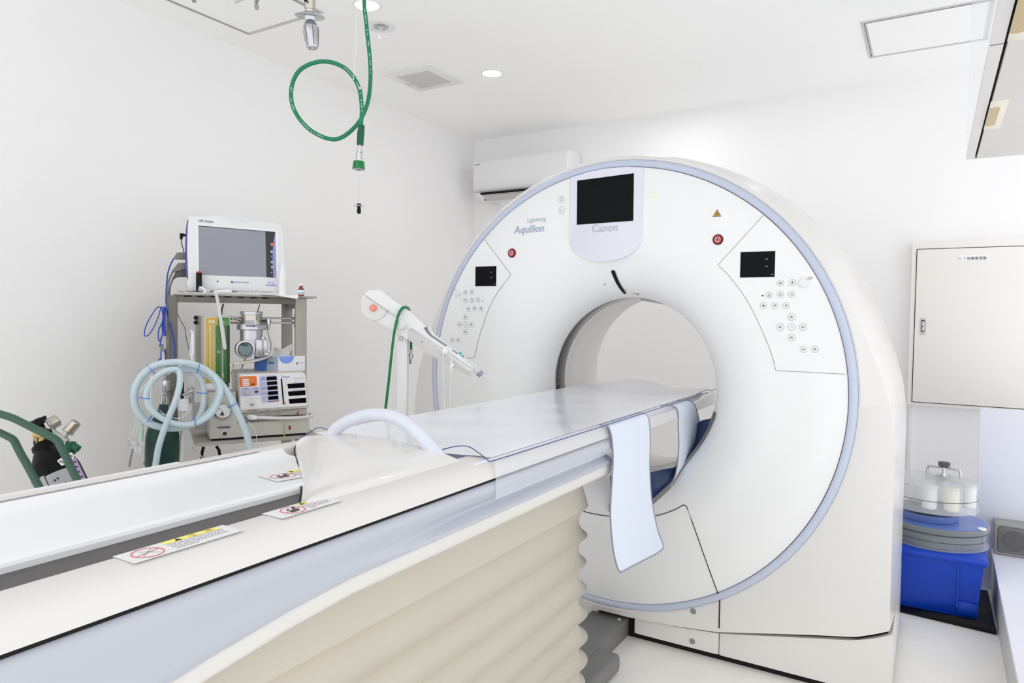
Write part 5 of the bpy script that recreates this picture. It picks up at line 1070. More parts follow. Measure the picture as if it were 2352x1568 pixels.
b = cmb(); path3 = catmull([(-0.1704,-0.15,0.8442), (-0.1515,-0.15,0.8861), (-0.1451,-0.15,0.9459), (-0.1544,-0.15,1.0063), (-0.1884,-0.15,1.0414)], 8); b.ribbed(path3, .0110, .0038, .055, 12)
BH3 = solo('breathing_hose', b, m_hose, 'short cyan corrugated hose piece at the right inside of the coil', 'hose', 'coiled cyan corrugated hoses', sharp=180)
def clip(q, t, r, par):
    q, t = V(q), V(t).normalized(); x = t.cross(V((0, 1, 0))).normalized(); y = t.cross(x); b = cmb()
    b.tube([q+(x*math.cos(2*PI*k/20)+y*math.sin(2*PI*k/20))*r for k in range(20)], .0018, 6, True); b.tube([q+x*r*.9, q+x*(r+.010)], .0022, 6)
    part('hose_clip', b, mat('blue_clip', (96, 140, 232), .35), par)
clip((-0.3259,-0.172,1.0464), (1, 0, .8), .0165, BH); clip((-0.3355,-0.165,0.8609), (1, 0, -.7), .0165, BH); clip((-0.0404,-0.187,0.9058), (-.6, 0, 1), .0165, BH); clip((-0.1655,-0.18,1.0566), (-1, 0, .25), .0165, BH)
clip((-0.3454,-0.19,0.9436), (.1, 0, 1), .0145, BH2); clip((-0.1797,-0.2,0.8432), (1, 0, .1), .0145, BH2); clip((-0.1484,-0.152,0.9514), (.05, 0, 1), .0145, BH2)
for pts in ([(-0.3027,-0.21,0.8996), (-0.2819,-0.21,0.8808), (-0.245,-0.21,0.864), (-0.2182,-0.21,0.8714), (-0.1911,-0.21,0.9088)], [(-0.3667,-0.2,0.9684), (-0.3487,-0.2,0.9939), (-0.3176,-0.2,1.022), (-0.2809,-0.2,1.0416)], [(-0.3306,-0.21,1.0291), (-0.3295,-0.21,0.9854), (-0.331,-0.21,0.9331), (-0.3183,-0.21,0.8974), (-0.2819,-0.21,0.8779)], [(-0.2707,-0.21,1.0333), (-0.2442,-0.21,1.0561), (-0.2121,-0.21,1.0761), (-0.1635,-0.21,1.0692), (-0.1223,-0.21,1.0292), (-0.0918,-0.21,0.9707)], [(0.0025,-0.17,0.8454), (0.0235,-0.17,0.824), (0.0404,-0.17,0.7982), (0.0479,-0.17,0.7728), (0.0489,-0.17,0.7456)]): part('sampling_line', cmb().tube(catmull(pts, 6), .0017, 6), m_clear2, BH)
# white hose along the ventilator front
WH = thing('patient_hose', 'white corrugated hose lying across the ventilator front', 'hose', W((0.1469,-0.1,0.8135)))
b = cmb(); b.ribbed(catmull([(0.055,-0.11,0.8354), (0.0891,-0.115,0.8348), (0.1439,-0.118,0.8307), (0.212,-0.115,0.8271), (0.261,-0.1,0.8258), (0.2882,-0.07,0.8251), (0.2969,-0.04,0.8279), (0.2868,-0.02,0.8295)], 8),   .0068, .0062, .2, 12); part('hose', b, m_whose, WH, sharp=180)
b = cmb(); b.tube([(0.0313,-0.075,0.8354), (0.0374,-0.095,0.8366), (0.0463,-0.11,0.8375), (0.057,-0.111,0.8356)], [.0095, .0112, .0105, .0085], 16); part('cuff', b, m_paper, WH, sharp=40)
b = cmb(); b.tube([(0.1091,-0.07,0.8397), (0.1083,-0.078,0.8479)], .003, 8); b.tube([(0.1381,-0.085,0.8425), (0.1443,-0.088,0.8508), (0.155,-0.085,0.8404)], .003, 8); part('port', b, m_steel, WH)
b = cmb(); b.tube(catmull([(0.1623,-0.115,0.8194), (0.1637,-0.12,0.799), (0.166,-0.12,0.7755), (0.1651,-0.12,0.7404)], 5), .0022, 8); solo('drain_tube', b, mat('olive_clear_tube', (176, 186, 130), .25, alpha=.7), 'thin yellowish tube hanging in front of the gas machine base', 'tube')
# lower white hose and elbow
LH = thing('ventilation_hose', 'white ribbed hose hanging beside the dark green bag', 'hose', W((-0.2229,-0.12,0.6968)))
b = cmb(); b.ribbed(catmull([(-0.22,-0.12,0.8809), (-0.2207,-0.12,0.8349), (-0.2203,-0.12,0.7889), (-0.2222,-0.12,0.7429), (-0.2246,-0.12,0.697), (-0.2272,-0.12,0.6479)], 6), .0078, .0084, .22, 12); part('hose', b, m_whose, LH, sharp=180)
b = cmb(); q = V((-0.2171,-0.12,0.9267)); k = abs(V((-0.2172,-0.12,0.8961)).z-q.z)/100; b.lathe([(50*k, 0), (62*k, -8*k), (62*k, -80*k), (70*k, -84*k), (66*k, -150*k), (40*k, -160*k)], q, (0, 0, 1), 24); part('cuff', b, m_paper, LH, sharp=30)
b = cmb(); b.tube([(-0.2197,-0.1,0.94), (-0.1988,-0.1,0.9499), (-0.1806,-0.1,0.9569)], .0062, 14); b.tube([(-0.187,-0.09,0.9686), (-0.1858,-0.09,0.9064)], .0105, 14); part('manifold', b, m_steel, LH)
b = cmb(); b.tube([(-0.2182,-0.1,0.9922), (-0.2198,-0.1,0.9215)], .0058, 12); part('valve', b, m_black, LH)
b = cmb(); b.box((-0.1994,-0.085,0.9686), ((-0.171,-0.085,1.0111)[0], -.07, (-0.171,-0.085,1.0111)[2])); part('absorber', b, m_clear2, LH)
# bag and relief valve
BG = thing('breathing_bag', 'dark green breathing bag hanging below a chrome valve behind the hose coil', 'breathing bag', W((-0.2823,-0.11,0.6877)))
q = V((-0.286,-0.11,0.9074)); k = abs(V((-0.2861,-0.11,0.877)).z-q.z)/100
b = cmb(); b.lathe([(50*k, 0), (60*k, -60*k), (100*k, -140*k), (165*k, -260*k), (195*k, -400*k), (200*k, -560*k), (196*k, -760*k), (170*k, -900*k), (100*k, -1000*k), (0, -1050*k)], q, (.03, 0, 1), 32); part('bag', b, m_bag, BG, sharp=60)
b = cmb(); q = V((-0.2827,-0.11,1.0422)); b.lathe([(0, 4*k), (50*k, 0), (54*k, -10*k), (52*k, -70*k), (28*k, -76*k), (28*k, -120*k), (58*k, -130*k), (66*k, -180*k), (60*k, -270*k), (28*k, -280*k), (28*k, -320*k), (46*k, -330*k), (50*k, -420*k), (42*k, -450*k)], q, (0, 0, 1), 28); part('relief_valve', b, m_steel, BG, sharp=30)
b = cmb(); b.tube([(-0.2831,-0.11,0.9558), (-0.2812,-0.03,0.9475), (p0.x+.012, .004, (-0.2831,-0.11,0.9558)[2])], .006, 10); part('mount_arm', b, m_steel, BG)
# sample connector hanging left
SC = thing('stopcock', 'clear plastic stopcock and pale green adapter hanging left of the hose coil', 'connector', W((-0.376,-0.14,0.7312)))
b = cmb(); b.tube([(-0.3593,-0.14,0.8431), (-0.3612,-0.14,0.8135), (-0.3615,-0.14,0.8129), (-0.3638,-0.14,0.7779)], [.005, .0055, .0085, .0078], 14); part('adapter', b, mat('pale_green_clear', (206, 232, 220), .25, alpha=.7), SC)
b = cmb(); b.tube([(-0.3966,-0.14,0.7699), (-0.3524,-0.14,0.7622)], .0088, 12); b.tube([(-0.3638,-0.14,0.7779), (-0.3651,-0.14,0.7304)], .0075, 12); b.tube([(-0.381,-0.14,0.7703), (-0.3807,-0.14,0.7346)], .005, 10); part('body', b, m_clear2, SC)
b = cmb(); b.tube([(-0.4171,-0.145,0.7702), (-0.3965,-0.145,0.7678)], [.003, .0045], 10); b.tube([(-0.4093,-0.145,0.782), (-0.403,-0.145,0.758)], .003, 8); b.tube([(-0.3808,-0.16,0.7795), (-0.3706,-0.16,0.761)], .004, 8); part('tap', b, m_lgrey, SC)
b = cmb(); b.tube([(-0.3915,-0.14,0.7473), (-0.3982,-0.14,0.7152), (-0.4036,-0.14,0.6801)], .0032, 8); b.tube(catmull([(-0.3311,-0.1,0.7265), (-0.3419,-0.1,0.7031), (-0.3554,-0.1,0.6769)], 4), .004, 8); part('tail_tube', b, m_line, SC)
b = cmb(); b.tube(catmull([(-0.4055,-0.14,0.7839), (-0.3938,-0.14,0.8038), (-0.3833,-0.14,0.8327), (-0.3845,-0.14,0.8476), (-0.3805,-0.14,0.8651), (-0.3728,-0.14,0.8439), (-0.3782,-0.14,0.8087), (-0.3835,-0.14,0.7972)], 5), .001, 6); part('tether', b, m_paper, SC)
b = cmb(); b.tube(catmull([(-0.1842,0,1.1873), (-0.1754,0,1.1834), (-0.1738,0,1.1215), (-0.1775,0,1.0828), (-0.1775,0,1.0635)], 5), .0048, 8); b.tube(catmull([(-0.1772,0,1.1815), (-0.1826,0,1.1216), (-0.1845,0,1.0868)], 5), .003, 8); solo('tubing_clip', b, m_paper, 'white plastic tube clipped to the bar left of the flowmeter', 'tube')

# ================================================================== OXYGEN CYLINDER AND TROLLEY
tp, bt = V((-1.4041,-1.3863,0.834)), V((-1.3322,-1.3711,0.7248))
axd = (bt-tp).normalized(); Lc = (tp.z-.07)/-axd.z
OC = thing('oxygen_cylinder', 'black gas cylinder with gauges leaning in the green trolley at the left', 'gas cylinder', tp+axd*Lc)
R_ = .0715
b = MB(); pr = [(.022, -.012), (.024, .0), (.034, .008), (.036, .02), (.034, .024), (.036, .030), (.040, .036), (.052, .058), (.064, .080), (R_, .11), (R_, Lc-.02), (R_*.9, Lc)]
b.lathe(pr, tp, axd, 40); part('tank', b, m_cyl, OC, sharp=50)
def on_cyl(h, ang, off=.0008):
    side = V((rgt.x, rgt.y, 0)); side = (side-axd*side.dot(axd)).normalized(); fr = axd.cross(side); fr = fr if fr.dot(V(CAM)-tp) > 0 else -fr
    return tp+axd*h+(side*math.sin(ang)+fr*math.cos(ang))*(R_+off)
def cpatch(h0, h1, a0, a1, name, m, off=.0008, par=None):
    b = MB(); b.grid([[on_cyl(h0+(h1-h0)*i/4, a0+(a1-a0)*k/12, off) for k in range(13)] for i in range(5)]); return part(name, b, m, par or OC)
lb = cpatch(.122, .215, -1.2, .02, 'label', mat('silver_label', (176, 178, 182), .5)); lb2 = cpatch(.128, .215, .06, 1.0, 'label', MATS['silver_label'])
for h, a in ((.140, -.8), (.142, -.5), (.156, -.2), (.150, .3), (.148, .42), (.175, .8)): cpatch(h, h+.007, a, a+.08, 'label_mark', m_ink, .0014, lb)
cpatch(.172, .20, .42, .72, 'label_mark', m_black, .0014, lb2)
cpatch(.10, .225, 1.22, 1.62, 'label', m_purple)
for i in range(6): cpatch(.112+.018*i, .118+.018*i, 1.3, 1.5-.03*(i % 3), 'label_mark', mat('purple_ink', (90, 60, 110), .5), .0014)
b = MB(); b.tube([(-1.3915,-1.3903,0.836), (-1.3997,-1.3945,0.8538), (-1.3948,-1.39,0.8896)], .012, 12); b.box(V((-1.402,-1.3963,0.8458))-V((.012, .012, .01)), V((-1.402,-1.3963,0.8458))+V((.012, .012, .01))); b.tube([(-1.4161,-1.4041,0.8615), (-1.394,-1.3907,0.8618)], .010, 10); part('valve', b, m_brass, OC)
q = V((-1.4037,-1.3948,0.9034)); ax = V((-.25, -.35, 1)).normalized(); b = MB(); x_ = ax.cross(V((1, 0, 0))).normalized(); y_ = ax.cross(x_)
vs = []
for h in (-.008, .012):
    vs += [q+ax*h+(x_*math.cos(2*PI*k/40)+y_*math.sin(2*PI*k/40))*(.024+.0022*math.cos(8*2*PI*k/40)) for k in range(40)]
b.add(vs, [tuple(range(40))[::-1], tuple(range(40, 80))]+[(k, (k+1) % 40, 40+(k+1) % 40, 40+k) for k in range(40)]); b.tube([q-ax*.03, q], .010, 10); hw = part('hand_wheel', b, m_black, OC, sharp=30)
b = MB(); b.lathe([(.010, .0125), (.008, .014), (0, .014)], q, ax, 20); part('wheel_badge', b, m_dgrey, hw)
def gauge(q, v, r, dp, name, face):
    q, v = V(q), V(v).normalized(); b = MB(); b.lathe([(r*.9, dp), (r, dp*.9), (r, .2*dp), (r*1.05, .15*dp), (r*1.05, 0), (r*.92, -.001)], q, v, 32, cap=True); g = part(name, b, m_nickel, OC, sharp=30)
    if face:
        b = MB(); b.lathe([(r*.92, -.0012), (0, -.0016)], q, v, 32); part('gauge_face', b, mat('gauge_grey', (206, 206, 206), .4), g)
        b = MB(); n_ = v; a_ = n_.cross(V((0, 0, 1))).normalized(); c_ = n_.cross(a_)
        b.tube([q-v*.002+(a_*math.cos(t)+c_*math.sin(t))*r*.5 for t in [i*.35 for i in range(14)]], .0009, 5); part('gauge_mark', b, m_ink, g)
gauge((-1.3521,-1.3872,0.9002), (.05, .85, .45), .0205, .026, 'pressure_gauge', True)
gauge((-1.3023,-1.3583,0.8744), (.30, .35, .62), .0165, .042, 'regulator_bell', False)
b = MB(); b.tube([(-1.3714,-1.3884,0.8717), (-1.3475,-1.3742,0.8661), (-1.3235,-1.3602,0.8566), (-1.3112,-1.3533,0.8449)], [.008, .011, .010, .007], 12); b.tube([(-1.3406,-1.381,0.8836), (-1.3441,-1.3722,0.8642)], .006, 10); b.tube([(-1.3048,-1.3599,0.8724), (-1.3218,-1.3591,0.8566)], .008, 10); b.lathe([(.007, -.004), (.007, .006), (0, .006)], (-1.2958,-1.3663,0.8702), (.2, -.6, .3), 10); part('regulator', b, m_lgrey, OC)
b = MB(); b.tube([(-1.3595,-1.3866,0.8826), (-1.3609,-1.3879,0.8727)], .016, 12); part('grip_knob', b, m_black, OC)
b = MB(); b.box(V((-1.3021,-1.3487,0.8253))-V((.012, .012, .014)), V((-1.3021,-1.3487,0.8253))+V((.014, .012, .018)), .003); b.lathe([(.012, 0), (.012, .02)], (-1.285,-1.3497,0.8313), (.6, .3, -.4), 12); b.tube([(-1.3053,-1.3509,0.8173), (-1.3052,-1.3398,0.8015)], .010, 10); part('outlet_adapter', b, m_dgreen, OC)
b = MB()
for pts in ([(-1.2427,-1.4191,0.7996), (-1.2348,-1.414,0.8074), (-1.2243,-1.4075,0.8113), (-1.2212,-1.4066,0.7895), (-1.23,-1.4121,0.7846)], [(-1.2255,-1.3961,0.8218), (-1.2157,-1.3901,0.8242), (-1.2081,-1.3859,0.8144), (-1.2102,-1.3876,0.8058), (-1.2183,-1.3926,0.8018)]): b.prism(pts, (0, .001, 0))
tg = part('tag', b, m_paper, OC)
b = MB()
for pts in ([(-1.2357,-1.4172,0.8001), (-1.23,-1.4137,0.8031), (-1.2282,-1.4128,0.7974), (-1.2339,-1.4163,0.7945)], [(-1.2282,-1.4128,0.7974), (-1.2218,-1.4088,0.7994), (-1.2213,-1.4088,0.7937), (-1.2272,-1.4125,0.7908)], [(-1.2183,-1.3943,0.8165), (-1.2118,-1.3903,0.8186), (-1.2099,-1.3895,0.811), (-1.2164,-1.3935,0.808)]): b.add(pts, [tuple(range(4))])
part('tag_print', b, m_line, tg)
TR = thing('cylinder_trolley', 'green tubular steel trolley holding the leaning gas cylinder', 'trolley', (bt+axd*(Lc-(bt-tp).length))*1.0)
def down(pts, dz=.06):
    a, c = V(pts[-2]), V(pts[-1]); d = (c-a).normalized(); return pts+[tuple(c+d*((c.z-dz)/-d.z))]
tr1 = down([(-1.3754,-1.5964,0.9805), (-1.3283,-1.5685,0.9703), (-1.2966,-1.55,0.9571), (-1.2651,-1.5314,0.9458), (-1.2254,-1.5084,0.9245), (-1.1856,-1.4854,0.9024), (-1.1571,-1.4689,0.8873), (-1.1442,-1.4617,0.8748), (-1.1358,-1.4574,0.8567), (-1.1208,-1.4497,0.8241), (-1.1007,-1.4396,0.7788)])
tr2 = down([(-1.3886,-1.561,0.903), (-1.3567,-1.5419,0.8998), (-1.3406,-1.5324,0.8936), (-1.3228,-1.5221,0.8845), (-1.3082,-1.5137,0.8755), (-1.2999,-1.5092,0.8635), (-1.2862,-1.5022,0.834), (-1.2659,-1.4917,0.7953), (-1.2413,-1.479,0.7456)])
b = MB(); b.tube(catmull(tr1, 6), .0112, 14); b.tube(catmull(tr2, 6), .0112, 14)
b.tube([tr1[0], tr2[0]], .0112, 12); e1, e2 = V(tr1[-1]), V(tr2[-1])
b.tube([e1, e2], .010, 10)
m1, m2 = V(tr1[-2]).lerp(e1, .5), V(tr2[-2]).lerp(e2, .5); b.tube([m1, m2], .008, 10); part('frame', b, m_trolley, TR, sharp=60)
cb = tp+axd*Lc; b = MB(); b.box((cb.x-.1, cb.y-.1, .05), (cb.x+.1, cb.y+.1, .062), .004); b.tube([e1, (cb.x, cb.y, .056)], .008, 8); b.tube([e2, (cb.x, cb.y, .056)], .008, 8); part('platform', b, m_trolley, TR)
for s in (-.12, .12):
    b = MB(); b.lathe([(.02, -.014), (.055, -.012), (.06, 0), (.055, .012), (.02, .014)], (cb.x+s, cb.y+.11, .06), (1, 0, 0), 24); part('wheel', b, m_black, TR)

# ================================================================== CONTRAST INJECTOR
IF_ = Matrix(((rgt0.x, -rgt0.y, 0, -.7), (rgt0.y, rgt0.x, 0, -.42), (0, 0, 1, 0), (0, 0, 0, 1)))
def imb(): return MB(IF_)
IJ = thing('contrast_injector', 'white contrast injector arm with orange button on a post behind the table', 'injector', IF_ @ V((0, 0, 0)))
pa, pb = V((-0.0151,-0.02,1.0521)), V((0.0239,-0.02,1.0526)); hz = (-0.0008,0,1.2132)[2]
b = imb(); b.box((pa.x, -.025, .06), (pb.x, .025, hz+.0), .003); part('post', b, m_white, IJ)
b = imb(); b.lathe([(.05, .10), (.055, .05), (.20, .045), (.21, .03), (.21, .02), (.0, .02)], ((pa.x+pb.x)/2, 0, 0), (0, 0, 1), 32); part('stand_base', b, m_white, IJ)
for k in range(4):
    b = imb(); a = PI/4+k*PI/2; b.lathe([(.008, -.01), (.022, -.009), (.024, 0), (.022, .009), (.008, .01)], ((pa.x+pb.x)/2+.18*math.cos(a), .18*math.sin(a), .0245), (1, 0, 0), 16); part('caster', b, m_dgrey, IJ)
# arm body outline, extruded in depth
d1 = -.045
outl = [(-0.1554,-0.045,1.3021), (-0.1527,-0.045,1.3209), (-0.146,-0.045,1.3398), (-0.1341,-0.045,1.3536), (-0.1239,-0.045,1.3613), (-0.0778,-0.045,1.3639), (-0.0297,-0.045,1.326), (0.0185,-0.045,1.2925), (0.0546,-0.045,1.2639), (0.0908,-0.045,1.2353), (0.0951,-0.045,1.2217), (0.1186,-0.045,1.1894), (0.1807,-0.045,1.1508), (0.2187,-0.045,1.1273), (0.281,-0.045,1.0732), (0.2829,-0.045,1.0577), (0.2729,-0.045,1.0335), (0.2608,-0.045,1.0385), (0.178,-0.045,1.0821), (0.0952,-0.045,1.1274), (0.0331,-0.045,1.1711), (-0.0288,-0.045,1.2097), (-0.0804,-0.045,1.2433), (-0.1147,-0.045,1.2479), (-0.1388,-0.045,1.2681)]
b = imb(); b.prism(outl, (0, .085, 0), .006, 3, False); AR = part('arm', b, m_white, IJ, sharp=40)
q = V((-0.0996,-0.045,1.296)); rr = abs(V((-0.0993,-0.045,1.2447)).z-q.z)
b = imb(); b.lathe([(rr*1.0, .005), (rr*1.0, -.004), (rr*.97, -.008), (0, -.009)], q, (0, 1, 0), 48); part('drive_cover', b, mat('injector_grey_white', (224, 223, 222), .4), IJ, sharp=30)
b = imb(); b.prism([(-0.1353,-0.0555,1.343), (-0.1285,-0.0555,1.3533), (-0.0758,-0.0555,1.3591), (0.0064,-0.0555,1.3041), (-0.0069,-0.0555,1.2597)], (0, .01, 0), .002); part('top_shell', b, m_white, IJ)
b = imb(); q = V((-0.1022,-0.056,1.2931)); r2 = abs(V((-0.1021,-0.056,1.2795)).z-q.z)
b.lathe([(r2, 0), (r2*.96, -.004), (r2*.7, -.0055), (0, -.005)], q, (0, 1, 0), 32); bt_ = part('knob', b, m_salmon, IJ, 'salmon orange round button', sharp=30)
b = imb(); b.tube([(q.x+.004*math.cos(2*PI*k/16), q.y-.0056, q.z+.004*math.sin(2*PI*k/16)) for k in range(16)], .0007, 5, True); part('knob_mark', b, m_paper, bt_)
b = imb(); b.tube([(-0.1371,-0.058,1.3436), (-0.0167,-0.058,1.2595)], .0009, 5); b.tube([(0.0415,-0.0465,1.2175), (0.2795,-0.0465,1.063)], .0008, 5); part('seam', b, m_lline, IJ)
b = imb()
for a, c in ((435, 178), (510, 228), (560, 275)): b.tube([(-0.2116,0,1.4061), (-0.2113,0,1.4058)], .0001, 3) if False else b.box(V((-0.0601,0,1.3485))-V((.004, .004, .002)), V((-0.0601,0,1.3485))+V((.004, .004, .002))) if a == 435 else None
for q0, q1 in (((-0.0392,-0.02,1.3333), (-0.0218,-0.02,1.3208)), ((-0.0194,-0.02,1.3174), (-0.0045,-0.02,1.3073)), ((-0.06,-0.02,1.3479), (-0.0513,-0.02,1.3432))): b.tube([q0, q1], .0035, 6)
part('key', b, m_lgrey, IJ)
q = V((0.0025,-0.06,1.2309)); r3 = abs(V((0.0027,-0.06,1.2105)).z-q.z)
b = imb(); b.lathe([(r3*.9, -.008), (r3, -.002), (r3, .03), (r3*1.15, .032), (r3*1.15, .05)], q, (.45, 1, 0), 32); part('pivot', b, m_white, IJ, sharp=30)
b = imb(); b.prism([(0.0288,-0.046,1.2157), (0.0415,-0.046,1.2158), (0.2571,-0.046,1.0626), (0.2675,-0.046,1.0559), (0.2761,-0.046,1.0543), (0.2677,-0.046,1.0352), (0.178,-0.046,1.0832), (0.0953,-0.046,1.1291), (0.0292,-0.046,1.1728)], (0, .003, 0), .001); part('side_plate', b, mat('injector_side', (208, 205, 203), .4), IJ)
b = imb(); rows = []
for pts in ([(0.0911,-0.046,1.2182), (0.103,-0.046,1.2252)], [(0.1015,-0.046,1.2029), (0.11,-0.046,1.2065)], [(0.1171,-0.046,1.1877), (0.1239,-0.046,1.1902)], [(0.1463,-0.046,1.1693), (0.1504,-0.046,1.1728)], [(0.1757,-0.046,1.1491), (0.1808,-0.046,1.1526)]): rows.append([V(q)+V((0, -.0008, 0)) for q in pts])
b.grid(rows, .001); part('syringe_slot', b, m_grey, IJ)
b = imb(); q = V((0.0842,-0.047,1.165)); b.lathe([(.0032, 0), (0, -.0006)], q, (0, 1, 0), 14); part('hole', b, m_line, IJ)
b = imb(); b.tube([(0.2399,0,1.0886), (0.2539,0,1.0853), (0.2925,0,1.0613), (0.3032,0,1.0475)], [.014, .016, .016, .013], 20); b.tube([(0.1741,-0.01,1.1336), (0.244,-0.01,1.0945)], .012, 14); sy = part('syringe', b, m_clear2, IJ)
b = imb(); b.tube([(0.3004,0,1.0474), (0.3138,0,1.0354)], [.0125, .0135], 20); part('plunger', b, mat('syringe_band', (158, 160, 180), .3), sy)
b = imb(); b.tube([(0.3137,0,1.0413), (0.326,0,1.0338), (0.3278,0,1.0321), (0.3419,0,1.0218), (0.356,0,1.0097)], [.008, .0065, .0025, .0022, .0018], 12); part('nozzle', b, m_clear2, sy)
b = imb(); b.prism([(0.2203,-0.03,1.1197), (0.2306,-0.03,1.1277), (0.2365,-0.03,1.1233), (0.2321,-0.03,1.1146), (0.2469,-0.03,1.1114), (0.2435,-0.03,1.1062), (0.2297,-0.03,1.1105)], (0, .012, 0), .002); part('clip', b, m_teal, IJ)
b = imb(); b.tube([(0.2032,-0.046,1.1351), (0.2239,-0.046,1.1206)], .0014, 6); b.tube([(0.2249,-0.036,1.1183), (0.236,-0.036,1.1088)], .002, 6); part('clip_shadow_line', b, m_ink, IJ)
b = imb(); q = V((0.0192,-0.045,1.1956)); b.prism([(-0.0088,-0.0262,1.1837), (0.0068,-0.0262,1.1839), (0.0069,-0.0262,1.1674), (-0.0086,-0.0262,1.1672)], (0, .0006, 0)); part('weight_label', b, m_line, IJ)
b = imb(); b.prism([(-0.0073,-0.0268,1.1824), (0.0055,-0.0268,1.1826), (0.0056,-0.0268,1.1688), (-0.0072,-0.0268,1.1686)], (0, .0006, 0)); part('weight_label', b, m_white, IJ)
text('lettering', '22.5', IJ, m_ink, IF_ @ V((-0.0065,-0.0268,1.1762)), rgt0, (0, 0, 1), .0072)
text('lettering', 'kg', IJ, m_ink, IF_ @ V((-0.0044,-0.0268,1.1704)), rgt0, (0, 0, 1), .0044)
b = imb(); b.tube(catmull([(0.0217,-0.028,1.2008), (0.0166,-0.028,1.1997), (0.0152,-0.028,1.1952), (0.0167,-0.028,1.1903), (0.0218,-0.028,1.1897)], 5), .0009, 6); part('hook', b, m_line, IJ)
# green hose hung over the injector
IH = thing('gas_hose', 'thin bright green hose draped over the injector arm with a metal plug', 'hose', IF_ @ V((0.0197,-0.02,1.3014)))
pth = [(-0.0488,-0.075,0.9091), (-0.0376,-0.075,1.0149), (-0.0265,-0.075,1.1273), (-0.0185,-0.075,1.1952), (-0.0095,-0.07,1.2461), (0.0013,-0.065,1.2802), (0.0141,-0.05,1.2968), (0.0215,-0.02,1.2973), (0.0243,0.02,1.288), (0.0252,0.052,1.2528), (0.0264,0.056,1.1995), (0.0274,0.056,1.164), (0.0277,0.056,1.1284)]
pth = [tuple(V((-0.0534,-0.075,0.8475))), tuple(V((-0.0563,-0.075,0.7584)))][::-1]+pth
b = imb(); b.tube(catmull(pth, 8), .0052, 12); part('hose', b, m_green2, IH, sharp=60)
b = imb(); b.tube([(0.0277,0.056,1.1302), (0.0275,0.056,1.1106)], .0056, 10); b.tube([(0.0275,0.056,1.1106), (0.0271,0.056,1.1102), (0.0262,0.056,1.0981), (0.0258,0.056,1.097), (0.0249,0.056,1.0838), (0.0246,0.056,1.0713)], [.006, .0105, .0105, .006, .0055, .003], 10); part('plug', b, m_nickel, IH, sharp=30)
b = imb(); q = V((0.174,-0.052,1.1305)); b.lathe([(.0115, .004), (.0115, -.003), (.006, -.0035), (.005, -.006), (0, -.006)], q, (0, 1, 0), 8)
b.tube(catmull([(0.1711,-0.056,1.1238), (0.1678,-0.056,1.1118), (0.1673,-0.056,1.0947), (0.1697,-0.054,1.0329), (0.1732,-0.05,0.9139), (0.1744,-0.05,0.8604)], 5), .0012, 6)
b.tube(catmull([(0.1803,-0.056,1.1257), (0.1959,-0.058,1.1157), (0.1988,-0.058,1.1021), (0.1989,-0.058,1.0884)], 5), .0018, 6)
b.tube([(0.1989,-0.058,1.0901), (0.1997,-0.058,1.0782), (0.1993,-0.058,1.0559)], [.003, .0055, .003], 8); b.box(V((0.2018,-0.062,1.0734)), V((0.2103,-0.054,1.0832))); b.tube([(0.1992,-0.058,1.0576), (0.1974,-0.054,0.999), (0.1966,-0.05,0.9159), (0.1968,-0.05,0.8607)], .0010, 6)
solo('infusion_line', b, m_paper, 'white infusion line with stopcock hanging from the injector arm', 'tube')

# ================================================================== RIGHT CORNER
cz = .205
BD = solo('divider_screen', MB().box((1.286, 1.44, 0), (1.95, 1.462, .862), .002), m_board, 'pale lavender upright panel below the power cabinet behind the speaker', 'panel')
CN = thing('low_counter', 'low white counter running along the lower right edge', 'counter', (1.62, .6, 0))
ca, cb2 = (1.3473,1.3041,0.205), (1.33,-0.0214,0.205)
def cx(y): return ca[0]+(cb2[0]-ca[0])*(y-ca[1])/(cb2[1]-ca[1])
b = MB(); b.prism([(cx(-.9), -.9, cz-.022), (1.95, -.9, cz-.022), (1.95, 1.43, cz-.022), (cx(1.43), 1.43, cz-.022)], (0, 0, .022), .002); part('top', b, m_board, CN)
b = MB(); b.prism([(cx(-.9)+.012, -.88, 0), (1.93, -.88, 0), (1.93, 1.42, 0), (cx(1.42)+.004, 1.42, 0)], (0, 0, cz-.022)); part('base', b, m_lgrey, CN)
SP = thing('speaker', 'grey box speaker with round cone behind cloth on the low counter', 'speaker', (1.45, 1.36, cz))
s0, s1 = V((1.3538,1.3293,0.205)), 0
sy0 = s0.y; x0 = s0.x; sh = (1.3456,1.3,0.4048)[2]
sh = cz+.145
b = MB(); b.box((x0, sy0, cz), (x0+.21, sy0+.11, sh), .006); part('cabinet', b, m_spkf, SP)
b = MB(); b.prism([(x, sy0-.004, z) for x, z in rrect(x0+.012, x0+.198, cz+.014, sh-.012, .014)], (0, .008, 0), .002); gr = part('grille', b, m_spk, SP)
b = MB(); b.tube([(x, sy0-.0005, z) for x, z in rrect(x0+.0115, x0+.1985, cz+.0135, sh-.0115, .0145)], .0008, 5, True); part('grille_seam', b, m_black, SP)
b = MB(); b.lathe([(.047, 0), (.046, -.0012), (0, -.0016)], (x0+.075, sy0-.004, cz+.074), (0, 1, 0), 40); part('cone', b, mat('speaker_cone', (100, 99, 97), .8, scale=300), gr)
